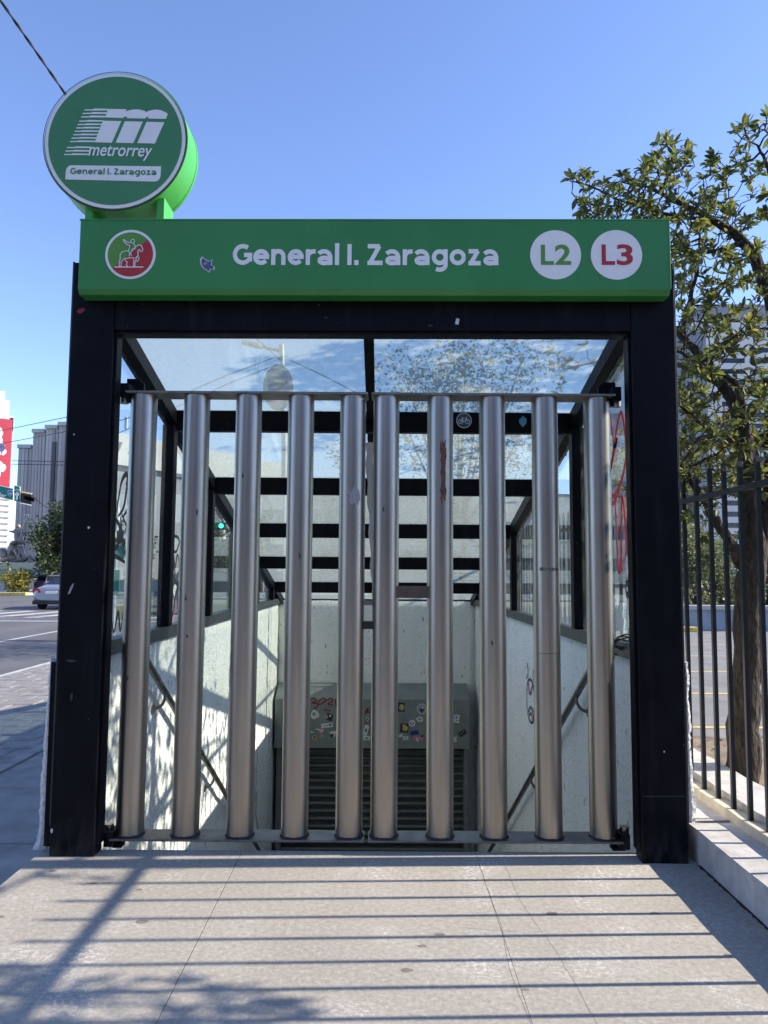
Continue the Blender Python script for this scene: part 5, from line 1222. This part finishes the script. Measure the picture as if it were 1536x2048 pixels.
# another car and a sign post beyond
def far_car(label, px, Y, mm, seed):
    t = thing('parked_car', label, 'car', (X_(px, Y), Y, GZ)); mb = MB(); pr = [(-.85, .3), (.85, .3), (.9, .75), (.72, .98), (.58, 1.45), (-.58, 1.45), (-.72, .98), (-.9, .75)]
    n = len(pr); mb.add([(x, 0, z) for x, z in pr]+[(x*.96, 4.2, z*.9) for x, z in pr], [tuple(range(n)), tuple(range(n, 2*n))[::-1]]+[(i, n+i, n+(i+1) % n, (i+1) % n) for i in range(n)]); bev(mb.build('body', M[mm], t), .08, 3)
    MB().box((-.56, -.012, 1.0), (.56, -.004, 1.36)).build('rear_window', M['window'], t)
    for sx in (-1, 1): MB().tube([(sx*.62, .7, .32), (sx*.86, .7, .32)], .32, 16).build('wheel', M['tyre'], t); MB().box((sx*.74-.09, -.02, .72), (sx*.74+.09, -.003, .88)).build('tail_light', M['lamp_red'], t)
far_car('dark car beyond the silver sedan', 93, 52, 'dark_wall', 1); far_car('pale blue car beyond the silver sedan, partly behind the column', 112, 50, 'silver_paint', 2)
# pavilion with a row of triangular vents, seen through the left front glass
Y = 62; px0 = 212; pv = thing('pavilion', 'pale concrete pavilion with triangular vents along its deep fascia', 'building', (X_(215, Y), Y, GZ)); O = Vector(pv.location)
def vface(px, py, k): return at(px, py, Y+k)-O
zt, zb_ = at(215, 862, Y).z-GZ, at(215, 926, Y).z-GZ; dx, dy = 13.5, 21.0
mb = MB(); P4 = [(-2.6, .6), (-.2, 0), (dx, dy), (dx-3, dy+8), (1.0, 12)]
mb.add([(x, y, zb_) for x, y in P4]+[(x, y, zt) for x, y in P4], [(4, 3, 2, 1, 0), (5, 6, 7, 8, 9)]+[(i, (i+1) % 5, 5+(i+1) % 5, 5+i) for i in range(5)]); mb.build('fascia', M['pale_grey'], pv)
for k in range(16):
    t = .04+k*.058; c = Vector((-.2+dx*t, dy*t, zb_+.55*(zt-zb_))); e = Vector((dx, dy, 0)).normalized()*.42; nn = Vector((dy, -dx, 0)).normalized()*.02; s = 1 if k % 2 else -1
    MB().add([c+nn-e+Vector((0, 0, -.5*s)), c+nn+e+Vector((0, 0, -.5*s)), c+nn+Vector((0, 0, .55*s))], [(0, 1, 2)] if s > 0 else [(0, 2, 1)]).build('vent', M['dark_wall'], pv)
MB().add([(x*.97-.4, y*.97+.6, 0) for x, y in P4]+[(x*.97-.4, y*.97+.6, zb_-.01) for x, y in P4], [(5, 6, 7, 8, 9)]+[(i, (i+1) % 5, 5+(i+1) % 5, 5+i) for i in range(5)]).build('glazed_wall', M['grey_wall'], pv)
for k in range(8):
    t = k/7; c = Vector((-.1+dx*t, dy*t+.3, 0)); MB().tube([c, c+Vector((0, 0, zb_-.02))], .28, 10).build('pillar', M['white_wall'], pv)
bl_ = thing('utility_mast', 'thin radio mast on the pavilion roof', 'mast', (X_(243, 70), 70, at(243, 875, 70).z-.8)); MB().tube([(0, 0, 0), (0, 0, 3.2)], .05, 6).build('pole', M['galv'], bl_)
bev(MB().box((-.14, -.1, 1.7), (.14, .1, 2.9)).build('antenna', M['white_wall'], bl_), .02)
# roadside things seen through the left panes
def post(name, label, cat, px, Y, top, parts):
    t = thing(name, label, cat, (X_(px, Y), Y, GZ)); MB().tube([(0, 0, 0), (0, 0, at(px, top, Y).z-GZ)], .05, 10).build('pole', M['galv'], t)
    for nm, w, z0, z1, mm in parts:
        za, zb = at(px, z1, Y).z-GZ, at(px, z0, Y).z-GZ; bev(MB().box((-w/2, -.1, za), (w/2, -.055, zb)).build(nm, M[mm], t), .01)
    return t
post('sign_post', 'roadside post with stacked signs, seen through the front left glass', 'sign post', 232, 15, 1000, [('sign_panel', .42, 1062, 1085, 'black_plastic'), ('sign_panel', .5, 1090, 1118, 'sign_teal'), ('base_box', .3, 1140, 1190, 'sign_teal')])
post('sign_post', 'grey post with a white notice left of the stacked sign post', 'sign post', 224, 22, 1012, [('sign_panel', .5, 1015, 1040, 'white_vinyl')])
yb = MB().box((X_(238, 24)-.35, 24, GZ), (X_(238, 24)+.35, 24.3, GZ+.5)).build('barrier_block', M['line_yellow']); bev(yb, .03); tag(yb, 'yellow barrier block at the kerb, seen through the left glass', 'barrier')
Y = 22; tlg = thing('traffic_light', 'traffic light showing green, seen through the third left pane', 'traffic light', (X_(447, Y), Y, GZ)); O = Vector(tlg.location)
c = at(440, 1052, Y)-O
MB().tube([(.25, .1, 0), (.25, .1, c.z+.5)], .05, 10).build('pole', M['black_plastic'], tlg)
bev(MB().box((c.x-.28, -.1, c.z-.13), (c.x+.22, .1, c.z+.13)).build('signal_body', M['black_plastic'], tlg), .02)
c2 = at(443.5, 1052, Y)-O; MB().poly([(c2.x+.085*math.cos(a), -.106, c2.z+.085*math.sin(a)) for a in [2*math.pi*k/20 for k in range(20)]]).build('lamp', M['green_lamp'], tlg)
for k, (px0, px1, Y, ty, wall, lab) in enumerate([(255, 345, 150, 1030, 'brick_tan', 'low tan building far down the street, seen between the left pipes'), (345, 420, 160, 1018, 'pale_grey', 'pale grey block far down the street, second left bay'), (400, 520, 60, 1080, 'brick_tan', 'tan shop building behind the green traffic light')]):
    building('far_block', lab, X_(px0, Y), X_(px1, Y), Y, 15, at(px0, ty, Y).z, wall, 3 if k < 2 else 1, 4 if k < 2 else 1.4, 3.2, [(X_(px0+12, Y), X_(px1-10, Y), 6)], fr_h=1.5)
mb = tag(MB().box((X_(372, 26), 26, GZ), (X_(352, 26)+.0, 26.4, GZ+.8)).build('road_barrier', M['st_pink']), 'small pink and white barrier on the far crossing', 'barrier')
gs = MB(); rr2 = random.Random(4)
MB().box((-9.4, 26, GZ), (-4.2, 40, GZ+.12)).build('grass_island', M['leaf_pale'], kind='structure')
# pale building with triangular mural shapes behind the stairwell
Y = 48; b, ox, oz = building('low_hall', 'long pale hall behind the canopy with white triangles on its wall', X_(530, Y), X_(1180, Y), Y, 14, at(700, 985, Y).z, 'pale_grey', 1, 1.6, 3, [(X_(640, Y), X_(700, Y), 3), (X_(800, Y), X_(930, Y), 5)], fr_h=1.5)
for k, px in enumerate((545, 572, 600, 640, 680)):
    x = X_(px, Y)-ox; MB().add([(x-.5, -.03, 4.2), (x+.62, -.03, 4.2), (x+.1, -.03, 6.2)], [(0, 1, 2)]).build('mural_shape', M['white_vinyl'], b)
MB().box((X_(530, Y)-ox, -.02, 3.9), (X_(1180, Y)-ox, -.005, 4.1)).build('wall_course', M['dark_wall'], b)
# street lamp with an oval portrait panel, and its wires
Y = 25; lp = thing('street_lamp', 'street lamp post with one arm and an oval portrait panel, behind the canopy', 'street lamp', (X_(566, Y), Y, GZ)); O = Vector(lp.location)
q = lambda px, py, dy=0: at(px, py, Y+dy)-O
top = q(563, 690); MB().tube([(0, 0, 0), (0, 0, top.z*.6), (top.x, 0, top.z)], [.13, .12, .11], 12).build('pole', M['galv'], lp)
MB().tube([q(563, 702), q(522, 693)], [.07, .06], 8).build('arm', M['galv'], lp)
bev(MB().beam(q(523, 693), q(484, 684), .34, .15).build('lamp_head', M['galv'], lp), .03)
oc = q(558, 778); ofn = lambda u, v, w: (oc.x+u, -.2-w, oc.z+v)
ovp = lambda a, b: [(a*math.cos(t), b*math.sin(t)) for t in [2*math.pi*k/40 for k in range(40)]]
MB().prism(ovp(.60, .92), ofn, .05).build('portrait_panel', M['sign_teal'], lp); MB().prism(ovp(.56, .88), lambda u, v, w: ofn(u, v, .052+w), .01).build('portrait_panel', M['pale_grey'], lp)
MB().prism(ovp(.46, .8), lambda u, v, w: ofn(u, v-.02, .064+w), .01).build('portrait_print', M['st_grey'], lp)
MB().prism(ovp(.24, .36), lambda u, v, w: ofn(u+.06, v+.1, .076+w), .01).build('portrait_print', M['st_tan'], lp)
for u in (-.04, .15): MB().prism(ovp(.05, .025), lambda a, b, w: ofn(a+u, b+.16, .088+w), .004).build('portrait_print', M['st_black'], lp)
MB().prism([(0, 0), (.06, 0), (.03, .13)], lambda a, b, w: ofn(a+.03, b+.02, .088+w), .004).build('portrait_print', M['st_pink'], lp)
def wire(label, pts, rad, sag=0, cat='cable', twist=False):
    P = [Vector(p) for p in pts]; n = 40; L = []
    for k in range(n+1):
        t = k/n; i = min(int(t*(len(P)-1)), len(P)-2); f = t*(len(P)-1)-i; p = P[i].lerp(P[i+1], f); p.z -= sag*4*t*(1-t); L.append(p)
    mb = MB()
    if twist:
        for s in (0, 1): mb.tube([p+Vector((.014*math.cos(k*1.3+s*math.pi), 0, .014*math.sin(k*1.3+s*math.pi))) for k, p in enumerate(L)], rad, 5)
    else: mb.tube(L, rad, 5)
    return tag(mb.build('cable', M['black_plastic']), label, cat)
wire('twisted black cable running from the top left corner down behind the drum sign', [at(-60, -90, 7.2), at(0, 0, 8), at(64, 92, 9), at(130, 187, 10), at(300, 432, 13), at(502, 668, 20), at(558, 718, 25)], .016, 0, twist=True)
wire('wire running down left from the lamp post', [at(556, 712, 25), at(452, 748, 28), at(250, 835, 34), at(135, 860, 38), at(-30, 893, 45)], .022, .1)
wire('lower wire running down left from the lamp post', [at(556, 728, 25), at(455, 768, 28), at(240, 865, 36), at(135, 834, 40), at(-30, 868, 48)], .022, .0)
wire('wire running down right from the lamp post', [at(580, 720, 25), at(640, 748, 24), at(712, 785, 23), at(800, 830, 22)], .02, .0)
wire('pair of distant power lines crossing the grey building, upper line', [at(-40, 921, 100), at(60, 922, 100), at(240, 925, 102), at(400, 928, 105)], .05)
wire('pair of distant power lines crossing the grey building, lower line', [at(-40, 927, 100), at(60, 929, 100), at(240, 932, 102), at(400, 936, 105)], .05)
wire('thin cable from the traffic light to the round tree', [at(62, 988, 29), at(95, 1008, 38), at(140, 1022, 46)], .03, .2)
# buildings on the other side of the street, behind the viewer: they show only as reflections in the pipes
for k, (x0, x1, y, z1, wl, lab) in enumerate([(-44, -22, -40, 9, 'pale_grey', 'pale street building across the road, far left behind the viewer'), (-20, -9, -33, 13, 'brick_tan', 'tan street building across the road behind the viewer'), (-8, -2.5, -42, 8, 'dark_wall', 'dark street building across the road behind the viewer'), (-1.5, 7, -36, 15, 'brick_tan', 'broad tan street building straight behind the viewer'), (9, 14, -34, 10, 'dark_wall', 'dark narrow street building behind the viewer to the right'), (16, 40, -40, 12, 'white_wall', 'white street building behind the viewer to the right')]):
    building('street_building', lab, x0, x1, y, 10, z1, wl, 0)
